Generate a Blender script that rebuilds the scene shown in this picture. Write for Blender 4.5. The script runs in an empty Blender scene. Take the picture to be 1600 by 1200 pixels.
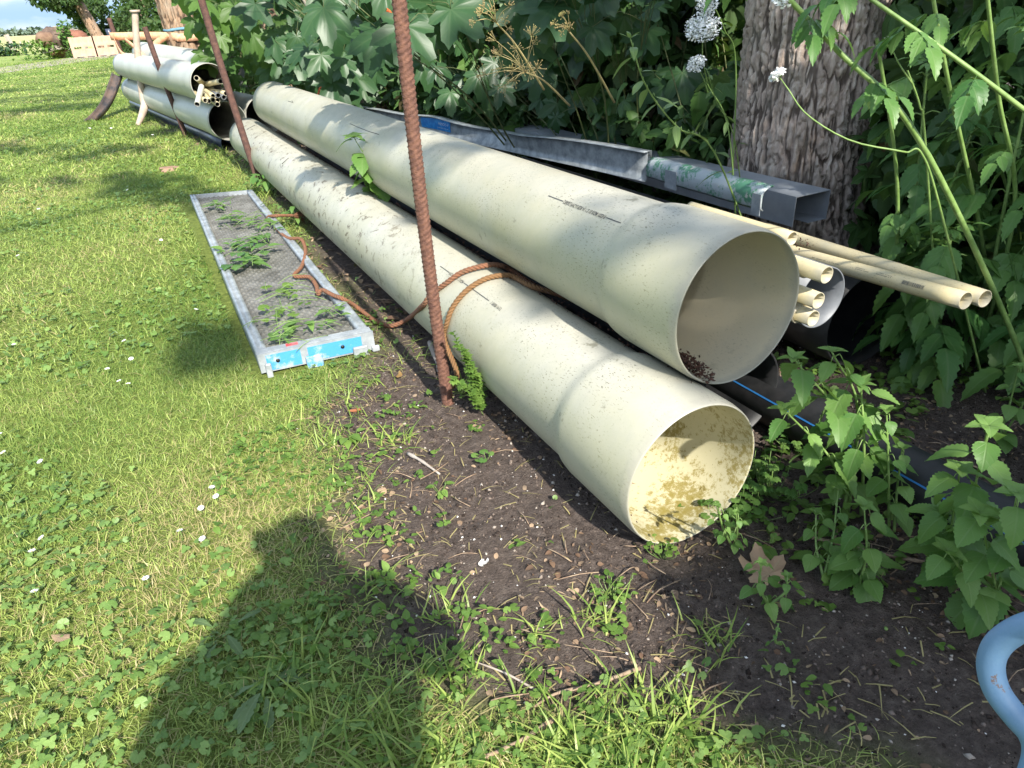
import bpy, math, random
import numpy as np
from mathutils import Vector, Matrix
R = math.radians
rng = np.random.default_rng(7)
random.seed(7)
scene = bpy.context.scene
col = scene.collection

# ---------------------------------------------------------------- camera
FPX, PITCH, ROLL, YAW = 1088.0, 28.473, -3.208, 25.942
CP = np.array([0.0, 0.0, 1.31])
def cam_basis():
    p, ro, y = R(PITCH), R(ROLL), R(YAW)
    f = np.array([math.sin(y)*math.cos(p), math.cos(y)*math.cos(p), -math.sin(p)])
    r0 = np.array([math.cos(y), -math.sin(y), 0.0]); u0 = np.cross(r0, f)
    return math.cos(ro)*r0 + math.sin(ro)*u0, -math.sin(ro)*r0 + math.cos(ro)*u0, f
CR, CU, CF = cam_basis()
cd = bpy.data.cameras.new('Camera'); cam = bpy.data.objects.new('Camera', cd); col.objects.link(cam)
cam.matrix_world = Matrix(((CR[0], CU[0], -CF[0], CP[0]), (CR[1], CU[1], -CF[1], CP[1]), (CR[2], CU[2], -CF[2], CP[2]), (0, 0, 0, 1)))
cd.sensor_width = 36; cd.lens = FPX/1600*36; cd.clip_start = 0.02; cd.clip_end = 3000
scene.camera = cam
def ray(px, py):
    d = CF*FPX + CR*(px-800) - CU*(py-600); return d/np.linalg.norm(d)
def atY(px, py, y): d = ray(px, py); return CP + d*(y-CP[1])/d[1]       # a place in the world, y metres up the lawn
def atZ(px, py, z=0.0): d = ray(px, py); return CP + d*(z-CP[2])/d[2]   # a place in the world at height z
def on_pipe(px, py, cx, cz, r):
    d = ray(px, py); a = d[0]**2+d[2]**2; b = 2*((CP[0]-cx)*d[0]+(CP[2]-cz)*d[2]); c = (CP[0]-cx)**2+(CP[2]-cz)**2-r*r
    D = max(b*b-4*a*c, 0); return CP + d*(-b-D**.5)/2/a

# ---------------------------------------------------------------- light
SUN = np.array([-0.05, -1.30, 1.0]); SUN /= np.linalg.norm(SUN)
EL = math.asin(SUN[2]); AZ = math.atan2(SUN[0], SUN[1])
w = bpy.data.worlds.new('World'); scene.world = w; w.use_nodes = True
nt = w.node_tree; bg = nt.nodes['Background']
sky = nt.nodes.new('ShaderNodeTexSky'); sky.sky_type = 'NISHITA'; sky.sun_disc = False
sky.sun_elevation = EL; sky.sun_rotation = AZ; sky.air_density = 1.0; sky.dust_density = 0.8; sky.ozone_density = 1.0
tc = nt.nodes.new('ShaderNodeTexCoord'); mp = nt.nodes.new('ShaderNodeMapping'); mp.inputs['Scale'].default_value = (1, 1, 3.5)
nz = nt.nodes.new('ShaderNodeTexNoise'); nz.inputs['Scale'].default_value = 4; nz.inputs['Detail'].default_value = 7
cr = nt.nodes.new('ShaderNodeValToRGB'); cr.color_ramp.elements[0].position = .40; cr.color_ramp.elements[1].position = .66
mx = nt.nodes.new('ShaderNodeMix'); mx.data_type = 'RGBA'; mx.inputs[7].default_value = (3.1, 3.5, 3.9, 1)
nt.links.new(tc.outputs['Generated'], mp.inputs[0]); nt.links.new(mp.outputs[0], nz.inputs[0]); nt.links.new(nz.outputs[0], cr.inputs[0])
nt.links.new(cr.outputs[0], mx.inputs[0]); nt.links.new(sky.outputs[0], mx.inputs[6]); sp = nt.nodes.new('ShaderNodeSeparateXYZ'); nt.links.new(tc.outputs['Generated'], sp.inputs[0])
c2 = nt.nodes.new('ShaderNodeValToRGB'); c2.color_ramp.elements[0].position = .02; c2.color_ramp.elements[0].color = (1, 1, 1, 1); c2.color_ramp.elements[1].position = .22; c2.color_ramp.elements[1].color = (0, 0, 0, 1); nt.links.new(sp.outputs[2], c2.inputs[0])
n2 = nt.nodes.new('ShaderNodeTexNoise'); n2.inputs['Scale'].default_value = 9; n2.inputs['Detail'].default_value = 6; nt.links.new(mp.outputs[0], n2.inputs[0])
c3 = nt.nodes.new('ShaderNodeValToRGB'); e_ = c3.color_ramp.elements; e_[0].position = .42; e_[0].color = (1.35, 2.0, 2.85, 1); e_[1].position = .62; e_[1].color = (2.75, 3.0, 3.2, 1); nt.links.new(n2.outputs[0], c3.inputs[0])
m2_ = nt.nodes.new('ShaderNodeMix'); m2_.data_type = 'RGBA'; nt.links.new(c2.outputs[0], m2_.inputs[0]); nt.links.new(mx.outputs[2], m2_.inputs[6]); nt.links.new(c3.outputs[0], m2_.inputs[7]); nt.links.new(m2_.outputs[2], bg.inputs[0])
bg.inputs[1].default_value = 0.15
sd = bpy.data.lights.new('Sun', 'SUN'); sd.energy = 3.8; sd.angle = R(0.9); sd.color = (1, .945, .85)
so = bpy.data.objects.new('Sun', sd); col.objects.link(so); so.rotation_euler = Vector(SUN).to_track_quat('Z', 'Y').to_euler()
scene.view_settings.view_transform = 'Standard'; scene.view_settings.look = 'None'
scene.view_settings.exposure = 1.42; scene.view_settings.gamma = 1
scene.render.engine = 'CYCLES'; scene.cycles.max_bounces = 6; scene.cycles.transparent_max_bounces = 4
scene.cycles.caustics_reflective = False; scene.cycles.caustics_refractive = False

# ---------------------------------------------------------------- helpers
def hash3(i, j, k):
    h = (i*374761393 + j*668265263 + k*2147483647 + 1013904223) & 0xffffffff
    h = ((h ^ (h >> 13))*1274126177) & 0xffffffff
    return ((h ^ (h >> 16)) & 0xffff)/65535.0
def vnoise(P):
    P = np.asarray(P, float); I = np.floor(P).astype(np.int64); f = P-I; f = f*f*(3-2*f); o = 0
    for dx in (0, 1):
        for dy in (0, 1):
            for dz in (0, 1):
                wgt = (f[..., 0] if dx else 1-f[..., 0])*(f[..., 1] if dy else 1-f[..., 1])*(f[..., 2] if dz else 1-f[..., 2])
                o = o + wgt*hash3(I[..., 0]+dx, I[..., 1]+dy, I[..., 2]+dz)
    return o
def fbm(P, n=4):
    P = np.asarray(P, float); s = 0; a = .5
    for i in range(n): s = s + a*vnoise(P*(2**i)+i*17.3); a *= .5
    return s/(1-.5**n)
def nrm(v): v = np.asarray(v, float); return v/(np.linalg.norm(v, axis=-1, keepdims=True)+1e-12)

def tag(o, label=None, cat=None, group=None, kind=None):
    if label: o['label'] = label
    if cat: o['category'] = cat
    if group: o['group'] = group
    if kind: o['kind'] = kind
    return o
def worigin(o):
    l = np.zeros(3)
    while o is not None: l = l+np.array(o.location); o = o.parent
    return l
def mesh(name, V, F, mat=None, parent=None, smooth=True, attrs=None, loc=None, mats=None, midx=None):
    """V world coordinates; F a list of index arrays (each n x k). The origin goes to loc (or the parent's)."""
    V = np.asarray(V, np.float64).reshape(-1, 3)
    if not isinstance(F, list): F = [F]
    F = [np.asarray(f, np.int64) for f in F if len(f)]
    base = worigin(parent) if parent is not None else np.zeros(3)
    l = np.zeros(3) if loc is None else np.asarray(loc, float)-base
    me = bpy.data.meshes.new(name)
    tot = np.concatenate([np.full(len(f), f.shape[1]) for f in F]); loops = np.concatenate([f.ravel() for f in F])
    me.vertices.add(len(V)); me.vertices.foreach_set('co', (V-base-l).astype(np.float32).ravel())
    me.loops.add(len(loops)); me.loops.foreach_set('vertex_index', loops.astype(np.int32))
    me.polygons.add(len(tot)); st = np.concatenate([[0], np.cumsum(tot)[:-1]])
    me.polygons.foreach_set('loop_start', st.astype(np.int32)); me.polygons.foreach_set('loop_total', tot.astype(np.int32))
    me.polygons.foreach_set('use_smooth', np.full(len(tot), smooth))
    for m in (mats or [mat]):
        if m: me.materials.append(m)
    if midx is not None: me.polygons.foreach_set('material_index', np.asarray(midx, np.int32))
    for k, a in (attrs or {}).items():
        a = np.asarray(a, np.float32)
        if a.ndim == 1: at = me.attributes.new(k, 'FLOAT', 'POINT'); at.data.foreach_set('value', a)
        else: at = me.attributes.new(k, 'FLOAT_VECTOR', 'POINT'); at.data.foreach_set('vector', np.c_[a, np.zeros((len(a), 3-a.shape[1]))].astype(np.float32).ravel())
    me.update(calc_edges=True); me.validate(clean_customdata=False)
    o = bpy.data.objects.new(name, me); o.location = l; col.objects.link(o)
    if parent is not None: o.parent = parent
    return o
def empty(name, label, cat, loc, group=None, kind=None):
    o = bpy.data.objects.new(name, None); o.empty_display_size = .1; col.objects.link(o); o.location = loc
    return tag(o, label, cat, group, kind)
class MB:
    def __init__(s): s.V = []; s.F = {}; s.n = 0; s.A = []
    def add(s, V, F, a=0.0):
        V = np.asarray(V, float)
        for f in (F if isinstance(F, list) else [F]):
            f = np.asarray(f, np.int64)
            if len(f): s.F.setdefault(f.shape[1], []).append(f+s.n)
        s.V.append(V); s.n += len(V); s.A.append(np.full(len(V), float(a))); return s
    def build(s, name, mat, parent=None, smooth=True, loc=None):
        return mesh(name, np.concatenate(s.V), [np.concatenate(v) for v in s.F.values()], mat, parent, smooth, {'rnd': np.concatenate(s.A)}, loc)
def frames(P):
    P = np.asarray(P, float); T = nrm(np.gradient(P, axis=0)); a = np.array([0, 0, 1.]) if abs(T[0][2]) < .9 else np.array([1., 0, 0])
    N = []; n = nrm(a-T[0]*(a@T[0]))
    for t in T: n = nrm(n-t*(n@t)); N.append(n)
    N = np.array(N); return T, N, np.cross(T, N)
def tube(P, r, k=8, caps=True):
    P = np.asarray(P, float); n = len(P); r = np.broadcast_to(r, (n,)); T, N, B = frames(P)
    a = np.arange(k)*2*math.pi/k
    V = (P[:, None]+r[:, None, None]*(np.cos(a)[None, :, None]*N[:, None]+np.sin(a)[None, :, None]*B[:, None])).reshape(-1, 3)
    i = np.arange(n-1)[:, None]*k; j = np.arange(k)[None]; j2 = (j+1) % k
    F = [np.stack([i+j, i+j2, i+k+j2, i+k+j], -1).reshape(-1, 4)]
    if caps: F += [np.arange(k)[::-1][None], (np.arange(k)+(n-1)*k)[None]]
    return V, F
def curve(pts, n=20):
    P = np.asarray(pts, float); m = len(P)
    if m < 3: return np.array([P[0]+(P[-1]-P[0])*t for t in np.linspace(0, 1, n)])
    Q = np.vstack([2*P[0]-P[1], P, 2*P[-1]-P[-2]]); o = []
    for t in np.linspace(0, m-1-1e-6, n):
        i = int(t); u = t-i; p0, p1, p2, p3 = Q[i:i+4]
        o.append(.5*((2*p1)+(p2-p0)*u+(2*p0-5*p1+4*p2-p3)*u*u+(3*p1-p0-3*p2+p3)*u**3))
    return np.array(o)
def box(x0, x1, y0, y1, z0, z1):
    V = np.array([(x, y, z) for z in (z0, z1) for y in (y0, y1) for x in (x0, x1)], float)
    return V, np.array([(0, 2, 3, 1), (4, 5, 7, 6), (0, 1, 5, 4), (2, 6, 7, 3), (0, 4, 6, 2), (1, 3, 7, 5)])
def xform(V, M, o=(0, 0, 0)): return np.asarray(V)@np.asarray(M, float).T+np.asarray(o, float)
def basis(d, up=(0, 0, 1)):
    """matrix whose columns are side, along (d), normal"""
    d = nrm(d); s = np.cross(d, up)
    if np.linalg.norm(s) < 1e-4: s = np.array([1., 0, 0])
    s = nrm(s); n = np.cross(s, d); return np.stack([s, d, n], -1)
def revolve(prof, k=64, closed=True):
    """prof: (y, r) pairs round a closed wall profile, about the y axis"""
    prof = np.asarray(prof, float); n = len(prof); a = np.arange(k)*2*math.pi/k
    V = np.stack([prof[:, 1][:, None]*np.cos(a), np.repeat(prof[:, 0][:, None], k, 1), prof[:, 1][:, None]*np.sin(a)], -1).reshape(-1, 3)
    i = np.arange(n if closed else n-1)[:, None]; j = np.arange(k)[None]; i2 = (i+1) % n; j2 = (j+1) % k
    return V, np.stack([i*k+j, i*k+j2, i2*k+j2, i2*k+j], -1).reshape(-1, 4)
def extrude(section, P0, P1, closed=False, n=2, up=(0, 0, 1)):
    """section: (side, up) points swept from P0 to P1"""
    P0 = np.asarray(P0, float); P1 = np.asarray(P1, float); M = basis(P1-P0, up); sec = np.asarray(section, float); k = len(sec)
    V = np.concatenate([P0+(P1-P0)*t+sec[:, :1]*M[:, 0]+sec[:, 1:2]*M[:, 2] for t in np.linspace(0, 1, n)])
    i = np.arange(n-1)[:, None]*k; j = np.arange(k if closed else k-1)[None]; j2 = (j+1) % k
    F = [np.stack([i+j, i+j2, i+k+j2, i+k+j], -1).reshape(-1, 4)]
    if closed: F += [np.arange(k)[::-1][None], (np.arange(k)+(n-1)*k)[None]]
    return V, F

# ---------------------------------------------------------------- materials
class G:
    def __init__(s, name):
        s.m = bpy.data.materials.new(name); s.m.use_nodes = True; s.t = s.m.node_tree
        s.b = s.t.nodes['Principled BSDF']; s.out = s.t.nodes['Material Output']; s.tc = s.t.nodes.new('ShaderNodeTexCoord')
    def set(s, nd, **kw):
        for k, v in kw.items():
            k = k.replace('_', ' ') if not k.startswith('i') or not k[1:].isdigit() else int(k[1:])
            i = nd.inputs[k]
            if isinstance(v, bpy.types.NodeSocket): s.t.links.new(v, i)
            else: i.default_value = (*v, 1) if isinstance(v, (tuple, list)) and len(v) == 3 and i.type == 'RGBA' else v
        return nd
    def n(s, ty, **kw): return s.set(s.t.nodes.new('ShaderNode'+ty), **kw)
    def vec(s, scale=(1, 1, 1), rot=(0, 0, 0), src='Object'):
        m = s.n('Mapping'); s.t.links.new(s.tc.outputs[src], m.inputs[0]); m.inputs['Scale'].default_value = scale; m.inputs['Rotation'].default_value = rot; return m.outputs[0]
    def noise(s, scale, detail=4, v=None, rough=.55, dist=0):
        return s.n('TexNoise', Vector=v if v is not None else s.tc.outputs['Object'], Scale=scale, Detail=detail, Roughness=rough, Distortion=dist).outputs[0]
    def ramp(s, f, *st):
        r = s.n('ValToRGB', Fac=f); e = r.color_ramp.elements
        while len(e) < len(st): e.new(.5)
        for q, (p, c) in zip(e, st): q.position = p; q.color = (*((c, c, c) if not isinstance(c, (tuple, list)) else c), 1)
        return r.outputs[0]
    def mix(s, f, a, b, mode='MIX'):
        m = s.n('Mix'); m.data_type = 'RGBA'; m.blend_type = mode; s.set(m, i0=f, i6=a, i7=b); return m.outputs[2]
    def math(s, op, a, b=0.0, clamp=False):
        m = s.n('Math'); m.operation = op; m.use_clamp = clamp; s.set(m, i0=a, i1=b); return m.outputs[0]
    def attr(s, name): a = s.n('Attribute'); a.attribute_name = name; return a
    def bump(s, h, strength=.3, dist=.01): s.set(s.b, Normal=s.n('Bump', Height=h, Strength=strength, Distance=dist).outputs[0])
    def done(s, color=None, rough=.6, metal=0.0, spec=.5):
        if color is not None: s.set(s.b, Base_Color=color)
        s.set(s.b, Roughness=rough, Metallic=metal); s.b.inputs['Specular IOR Level'].default_value = spec; return s.m

def leaf_mat(name, c1, c2, vein=.25, rough=.5, trans=.35, vf=26.0, back=1.25, dry=None):
    g = G(name); rn = g.attr('rnd').outputs['Fac']; uv = g.attr('luv').outputs['Vector']
    sx = g.n('SeparateXYZ', Vector=uv); u = g.math('ABSOLUTE', sx.outputs[0]); v = sx.outputs[1]
    base = g.ramp(rn, (0, c1), (1, c2)) if dry is None else g.ramp(rn, (0, c1), (.88, c2), (.93, dry), (1, dry))
    mot = g.noise(30, 3); base = g.mix(g.math('MULTIPLY', mot, .35), base, g.mix(.5, base, (.02, .035, .01)))
    mid = g.ramp(u, (.012, 1.0), (.035, 0.0))
    side = g.math('SINE', g.math('SUBTRACT', g.math('MULTIPLY', v, vf), g.math('MULTIPLY', u, vf*1.1)))
    side = g.ramp(side, (.86, 0.0), (1, .5))
    vn = g.math('MULTIPLY', g.math('MAXIMUM', mid, side), vein, True)
    c = g.mix(vn, base, g.mix(.35, base, (.30, .38, .18)))
    geo = g.n('NewGeometry'); c = g.mix(g.math('MULTIPLY', geo.outputs['Backfacing'], .45), c, g.mix(.5, c, (.22, .27, .16)))
    g.done(c, rough, 0, .35)
    g.set(g.b, Normal=g.n('Bump', Height=g.math('MULTIPLY', vn, -1.0), Strength=.5, Distance=.002).outputs[0])
    tr = g.n('BsdfTranslucent', Color=g.mix(.55, c, (.16, .30, .015)))
    ms = g.n('MixShader', i0=trans, i1=g.b.outputs[0], i2=tr.outputs[0]); g.t.links.new(ms.outputs[0], g.out.inputs[0])
    return g.m

def mat_pvc(name, col1, col2, dirt=.5, algae=False, marks=0.0, freq=1.0):
    g = G(name)
    big = g.noise(2.2, 5); c = g.mix(g.ramp(big, (.35, 0.0), (.68, 1.0)), col1, col2)
    # grey water-washed grime, streaks and tiny scratches in the surface
    c = g.mix(g.math('MULTIPLY', g.ramp(g.noise(9, 8, rough=.7), (.42, 0.0), (.68, 1.0)), .5*dirt), c, (.33, .33, .27))
    spk = g.noise(1, 3, v=g.vec((230, 90, 230))); m2 = g.ramp(g.noise(6, 5, rough=.7), (.40, 0.0), (.60, 1.0))
    c = g.mix(g.math('MULTIPLY', g.math('MULTIPLY', g.ramp(spk, (.60, 0.0), (.645, 1.0)), m2), .8*dirt), c, (.10, .095, .07))
    spk2 = g.noise(1, 2, v=g.vec((500, 400, 500))); c = g.mix(g.math('MULTIPLY', g.ramp(spk2, (.64, 0.0), (.70, 1.0)), .35*dirt), c, (.18, .17, .12))
    ox = g.n('SeparateXYZ', Vector=g.tc.outputs['Object'])
    fl = g.ramp(g.math('ADD', g.math('MULTIPLY', ox.outputs[0], -2.2), g.math('MULTIPLY', g.noise(4, 5, rough=.7), .5)), (.45, 0.0), (.75, 1.0))
    c = g.mix(g.math('MULTIPLY', fl, .38*dirt), c, (.40, .385, .18))
    if not algae:
        rim = g.ramp(g.math('ADD', ox.outputs[1], g.math('MULTIPLY', g.noise(20, 6, rough=.7), .05)), (.035, 1.0), (.060, 0.0)); c = g.mix(g.math('MULTIPLY', rim, .55), c, (.28, .27, .235))
        blot = g.ramp(g.noise(7, 9, rough=.78), (.605, 0.0), (.64, 1.0)); c = g.mix(g.math('MULTIPLY', blot, .6*dirt), c, (.16, .15, .10))
    if marks:
        ps = g.ramp(g.noise(14, 8, v=g.vec((1.6, 1, 1)), rough=.75, dist=.6), (.57, 0.0), (.592, 1.0))
        sy = g.n('SeparateXYZ', Vector=g.tc.outputs['Object']).outputs[1]
        far = g.ramp(g.math('MULTIPLY', sy, .2), (.22, 0.0), (.50, 1.0))
        c = g.mix(g.math('MULTIPLY', g.math('MULTIPLY', ps, far), marks), c, (.13, .10, .06))
    if algae:
        al = g.math('ADD', g.math('MULTIPLY', g.noise(46, 12, rough=.82), .70), g.math('MULTIPLY', g.noise(6.5, 3), .34)); sx = g.n('SeparateXYZ', Vector=g.tc.outputs['Object'])
        edge = g.ramp(al, (.525, 0.0), (.55, .8), (.62, 1.0))
        c = g.mix(.4, c, (.46, .42, .22)); c = g.mix(g.math('MULTIPLY', edge, .9), c, (.21, .165, .028))
        c = g.mix(g.ramp(g.noise(23, 8, rough=.8), (.63, 0.0), (.68, 1.0)), c, (.08, .055, .015))
    g.bump(g.noise(60, 4), .08, .004)
    return g.done(c, .42, 0, .4)
pvc_out = mat_pvc('pvc_cream', (.41, .385, .295), (.49, .47, .395), 1.1)
pvc_low = mat_pvc('pvc_cream_marked', (.43, .41, .32), (.50, .48, .41), 1.0, marks=.9)
pvc_in = mat_pvc('pvc_inside_dusty', (.54, .47, .32), (.58, .52, .38), .35)
pvc_alg = mat_pvc('pvc_inside_algae', (.47, .44, .32), (.51, .48, .37), .3, algae=True)
pvc_far = mat_pvc('pvc_grey_white', (.40, .41, .37), (.50, .50, .46), .5)
cond_m = mat_pvc('conduit_cream', (.56, .47, .26), (.60, .52, .34), .6)
def simple(name, c1, c2, rough=.6, metal=0.0, sc=12, bump=.1, bs=40, sp=.5, lo=.4, hi=.62):
    g = G(name); c = g.mix(g.ramp(g.noise(sc, 7, rough=.65), (lo, 0.0), (hi, 1.0)), c1, c2)
    if bump: g.bump(g.noise(bs, 5), bump, .005)
    return g.done(c, rough, metal, sp)
grey_pvc = simple('pvc_grey', (.115, .125, .14), (.15, .16, .175), .5)
black_pl = simple('plastic_black', (.008, .009, .010), (.018, .018, .019), .55, sc=20)
blue_stripe = simple('stripe_blue', (.02, .14, .38), (.03, .18, .45), .5)
dark_prof = simple('plastic_slate', (.035, .045, .07), (.07, .085, .12), .3, sc=6)
rust_m = simple('rust', (.085, .038, .027), (.17, .080, .052), .85, sc=55, bump=.6, bs=220)
rust_far = simple('rust_dark', (.07, .036, .03), (.12, .06, .045), .9, sc=30, bump=.3)
galv = simple('galvanised', (.22, .245, .26), (.40, .43, .445), .42, .2, sc=16, bump=.12, bs=30)
galv_dk = simple('galvanised_dull', (.25, .275, .295), (.38, .405, .42), .5, .15, sc=14, bump=.2, bs=60)
zinc_green = None
g = G('green_paint_worn'); c = g.mix(g.ramp(g.noise(9, 9, rough=.72), (.495, 0.0), (.55, 1.0)), (.40, .44, .45), (.09, .25, .15))
c = g.mix(g.ramp(g.noise(16, 8, rough=.75), (.60, 0.0), (.64, 1.0)), c, (.55, .52, .47)); g.bump(g.noise(50, 6), .5, .004); zinc_green = g.done(c, .6, .1)
g = G('blue_paint_worn'); c = g.mix(g.ramp(g.noise(13, 9, rough=.7), (.50, 0.0), (.60, 1.0)), (.06, .28, .56), (.33, .40, .42))
g.bump(g.noise(60, 6), .4, .003); blue_worn = g.done(c, .5, .1)
sticker_m = simple('sticker_blue', (.015, .22, .62), (.04, .32, .72), .4, sc=30, bump=0, lo=.5, hi=.55)
white_m = simple('print_white', (.7, .75, .8), (.75, .8, .85), .5, bump=0)
ink = simple('print_ink', (.05, .05, .05), (.12, .12, .11), .7, bump=0, sc=150)
red_m = simple('print_red', (.5, .05, .06), (.4, .2, .2), .6, bump=0)
g = G('handle_blue_paint'); c = g.mix(g.noise(6, 3), (.10, .21, .37), (.14, .27, .44))
c = g.mix(g.ramp(g.noise(28, 6, rough=.7), (.66, 0.0), (.69, 1.0)), c, (.16, .075, .04)); c = g.mix(g.math('MULTIPLY', g.noise(300, 2), .25), c, (.3, .4, .5))
g.bump(g.noise(90, 5), .25, .002); handle_m = g.done(c, .45)
g = G('deck_plate'); v = g.vec((1, 1, 1)); br = g.n('TexBrick', Vector=v, Scale=22.0); br.inputs['Color1'].default_value = (1, 1, 1, 1); br.inputs['Color2'].default_value = (.7, .7, .7, 1); br.inputs['Mortar'].default_value = (0, 0, 0, 1); br.inputs['Mortar Size'].default_value = .035
c = g.mix(g.ramp(g.noise(7, 8, rough=.7), (.35, 0.0), (.65, 1.0)), (.085, .082, .070), (.23, .225, .205)); g.bump(g.math('ADD', br.outputs[0], g.math('MULTIPLY', g.noise(90, 4), .5)), .6, .006); deck_m = g.done(c, .65, .15)
strap_m = simple('strap_orange', (.62, .30, .16), (.68, .40, .25), .7, sc=20)
rope_m = simple('rope_orange', (.21, .085, .042), (.14, .075, .042), .85, sc=60, bump=.4, bs=400)
rope_o = simple('rope_orange_bright', (.62, .13, .035), (.5, .12, .04), .8, sc=60, bump=.4, bs=400)
rope_y = simple('rope_olive', (.17, .09, .036), (.20, .105, .042), .85, sc=40, bump=.4, bs=400)
wood_pale = simple('wood_pale', (.34, .27, .215), (.44, .36, .29), .8, sc=12)
wood_grey = simple('wood_grey', (.30, .25, .21), (.42, .37, .32), .85, sc=14, bump=.4)
pallet_m = simple('wood_pallet', (.40, .26, .18), (.46, .33, .24), .8, sc=4)
twig_m = simple('twig_bark', (.20, .13, .085), (.33, .25, .17), .85, sc=40, bump=.3)
dry_m = None
stem_g = simple('stem_green', (.13, .22, .05), (.20, .30, .09), .55, sc=30)
stem_d = simple('stem_dark', (.07, .10, .03), (.13, .14, .05), .6, sc=30)
stem_y = simple('stem_dry', (.36, .30, .12), (.45, .36, .17), .7, sc=30)
petal = simple('petal_white', (.84, .85, .84), (.9, .9, .9), .6, bump=0)
yell = simple('flower_centre', (.6, .42, .03), (.7, .5, .05), .7, bump=0)
debris_m = simple('rotting_leaf_debris', (.05, .025, .017), (.12, .055, .035), .9, sc=40, bump=.5)
shell_m = simple('shell_white', (.6, .57, .52), (.75, .73, .70), .5, bump=.1)
def bark(name, c1, c2, c3):
    g = G(name); f = g.attr('rnd').outputs['Fac']
    n1 = g.noise(1, 9, v=g.vec((26, 26, 6)), rough=.7); c = g.ramp(n1, (.30, c1), (.52, c2), (.72, c3))
    c = g.mix(g.ramp(f, (.10, .8), (.38, 0.0)), c, (.045, .03, .022)); c = g.mix(g.math('MULTIPLY', g.ramp(g.noise(6, 4), (.5, 0.0), (.7, 1.0)), .4), c, (.30, .27, .22))
    g.bump(g.math('ADD', n1, g.math('MULTIPLY', g.noise(120, 6), .4)), .9, .012); return g.done(c, .9, 0, .2)
bark_near = bark('bark_poplar', (.26, .19, .155), (.50, .40, .33), (.70, .62, .53))
bark_far = bark('bark_warm', (.16, .10, .06), (.30, .20, .13), (.42, .32, .23))

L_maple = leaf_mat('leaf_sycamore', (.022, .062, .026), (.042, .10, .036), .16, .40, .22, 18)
L_maple_lit = leaf_mat('leaf_sycamore_lit', (.05, .12, .025), (.10, .19, .04), .2, .45, .42, 18)  # brighter copy of the sycamore leaf, with sunlight put into its colour
L_val = leaf_mat('leaf_valerian', (.06, .165, .04), (.145, .28, .065), .4, .42, .34, 22)
L_nettle = leaf_mat('leaf_nettle', (.09, .21, .045), (.19, .33, .08), .5, .45, .4, 24)
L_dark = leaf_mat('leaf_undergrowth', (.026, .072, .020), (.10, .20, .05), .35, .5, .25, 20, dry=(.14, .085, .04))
L_willow = leaf_mat('leaf_willow', (.11, .19, .06), (.18, .27, .09), .4, .4, .35, 30)
L_weed = leaf_mat('leaf_weed', (.10, .20, .035), (.21, .34, .07), .35, .5, .4, 24)
L_clover = leaf_mat('leaf_clover', (.11, .21, .045), (.26, .39, .11), .2, .45, .35, 10)
L_grass = leaf_mat('grass_blade', (.15, .26, .045), (.50, .59, .16), .0, .42, .38, 10, dry=(.50, .42, .20))
L_tree = leaf_mat('leaf_tree', (.03, .07, .02), (.07, .13, .03), .2, .5, .3, 20)
L_tan = leaf_mat('leaf_dead', (.33, .20, .12), (.46, .32, .21), .4, .7, .2, 18)
L_brown = leaf_mat('leaf_litter', (.13, .07, .045), (.45, .32, .21), .2, .8, .1, 18)

# ---------------------------------------------------------------- leaf templates: (V, [faces], luv) with x across, y along, z up
def strip_leaf(wf, n=7, fold=.25, droop=.25, serr=0.0, ns=6, wave=0.0):
    """wf(t): half width along a leaf of length one"""
    V = []; U = []; ts = np.linspace(0, 1, n*(2 if serr else 1)+1)
    for i, t in enumerate(ts):
        wd = wf(t); k = (1-serr*(i % 2)) if serr else 1
        z = -droop*t*t
        for s in (-1, -.5, 0, .5, 1):
            ww = wd*s*(k if abs(s) == 1 else 1)
            V.append((ww, t+(serr*.12*(i % 2 == 0 and abs(s) == 1)), z+fold*abs(ww)+wave*math.sin(t*9+s*2)*abs(s))); U.append((wd*s, t))
    m = len(ts); F = [(i*5+j, i*5+j+1, (i+1)*5+j+1, (i+1)*5+j) for i in range(m-1) for j in range(4)]
    return np.array(V), [np.array(F)], np.array(U)
oval = lambda a, p=.4: (lambda t: a*math.sin(math.pi*min(1, max(0, t))**p)**.8 if 0 < t < 1 else 0.004)
T_oval = [strip_leaf(oval(.30, .75), 5, .25, .2), strip_leaf(oval(.34, .7), 5, .1, .35)]
T_nettle = [strip_leaf(oval(.33, .62), 8, .2, d, .17, wave=.015) for d in (.15, .35, .55)]
T_dead = [strip_leaf(oval(.44, .58), 9, .12, d, .13, wave=.02) for d in (.2, .4, .6)]
T_val = [strip_leaf(oval(.27, .70), 7, .2, d, .20, wave=.01) for d in (.1, .3, .5)]
T_willow = [strip_leaf(oval(.15, .8), 7, .2, d, 0, wave=.01) for d in (.1, .3)]
T_narrow = [strip_leaf(oval(.09, .8), 5, .2, d) for d in (.2, .5)]
T_lobed = [strip_leaf(lambda t: .03+.15*math.sin(math.pi*t**1.4)*(0.55+.45*abs(math.sin(t*19))), 16, .15, .35)]
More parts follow.
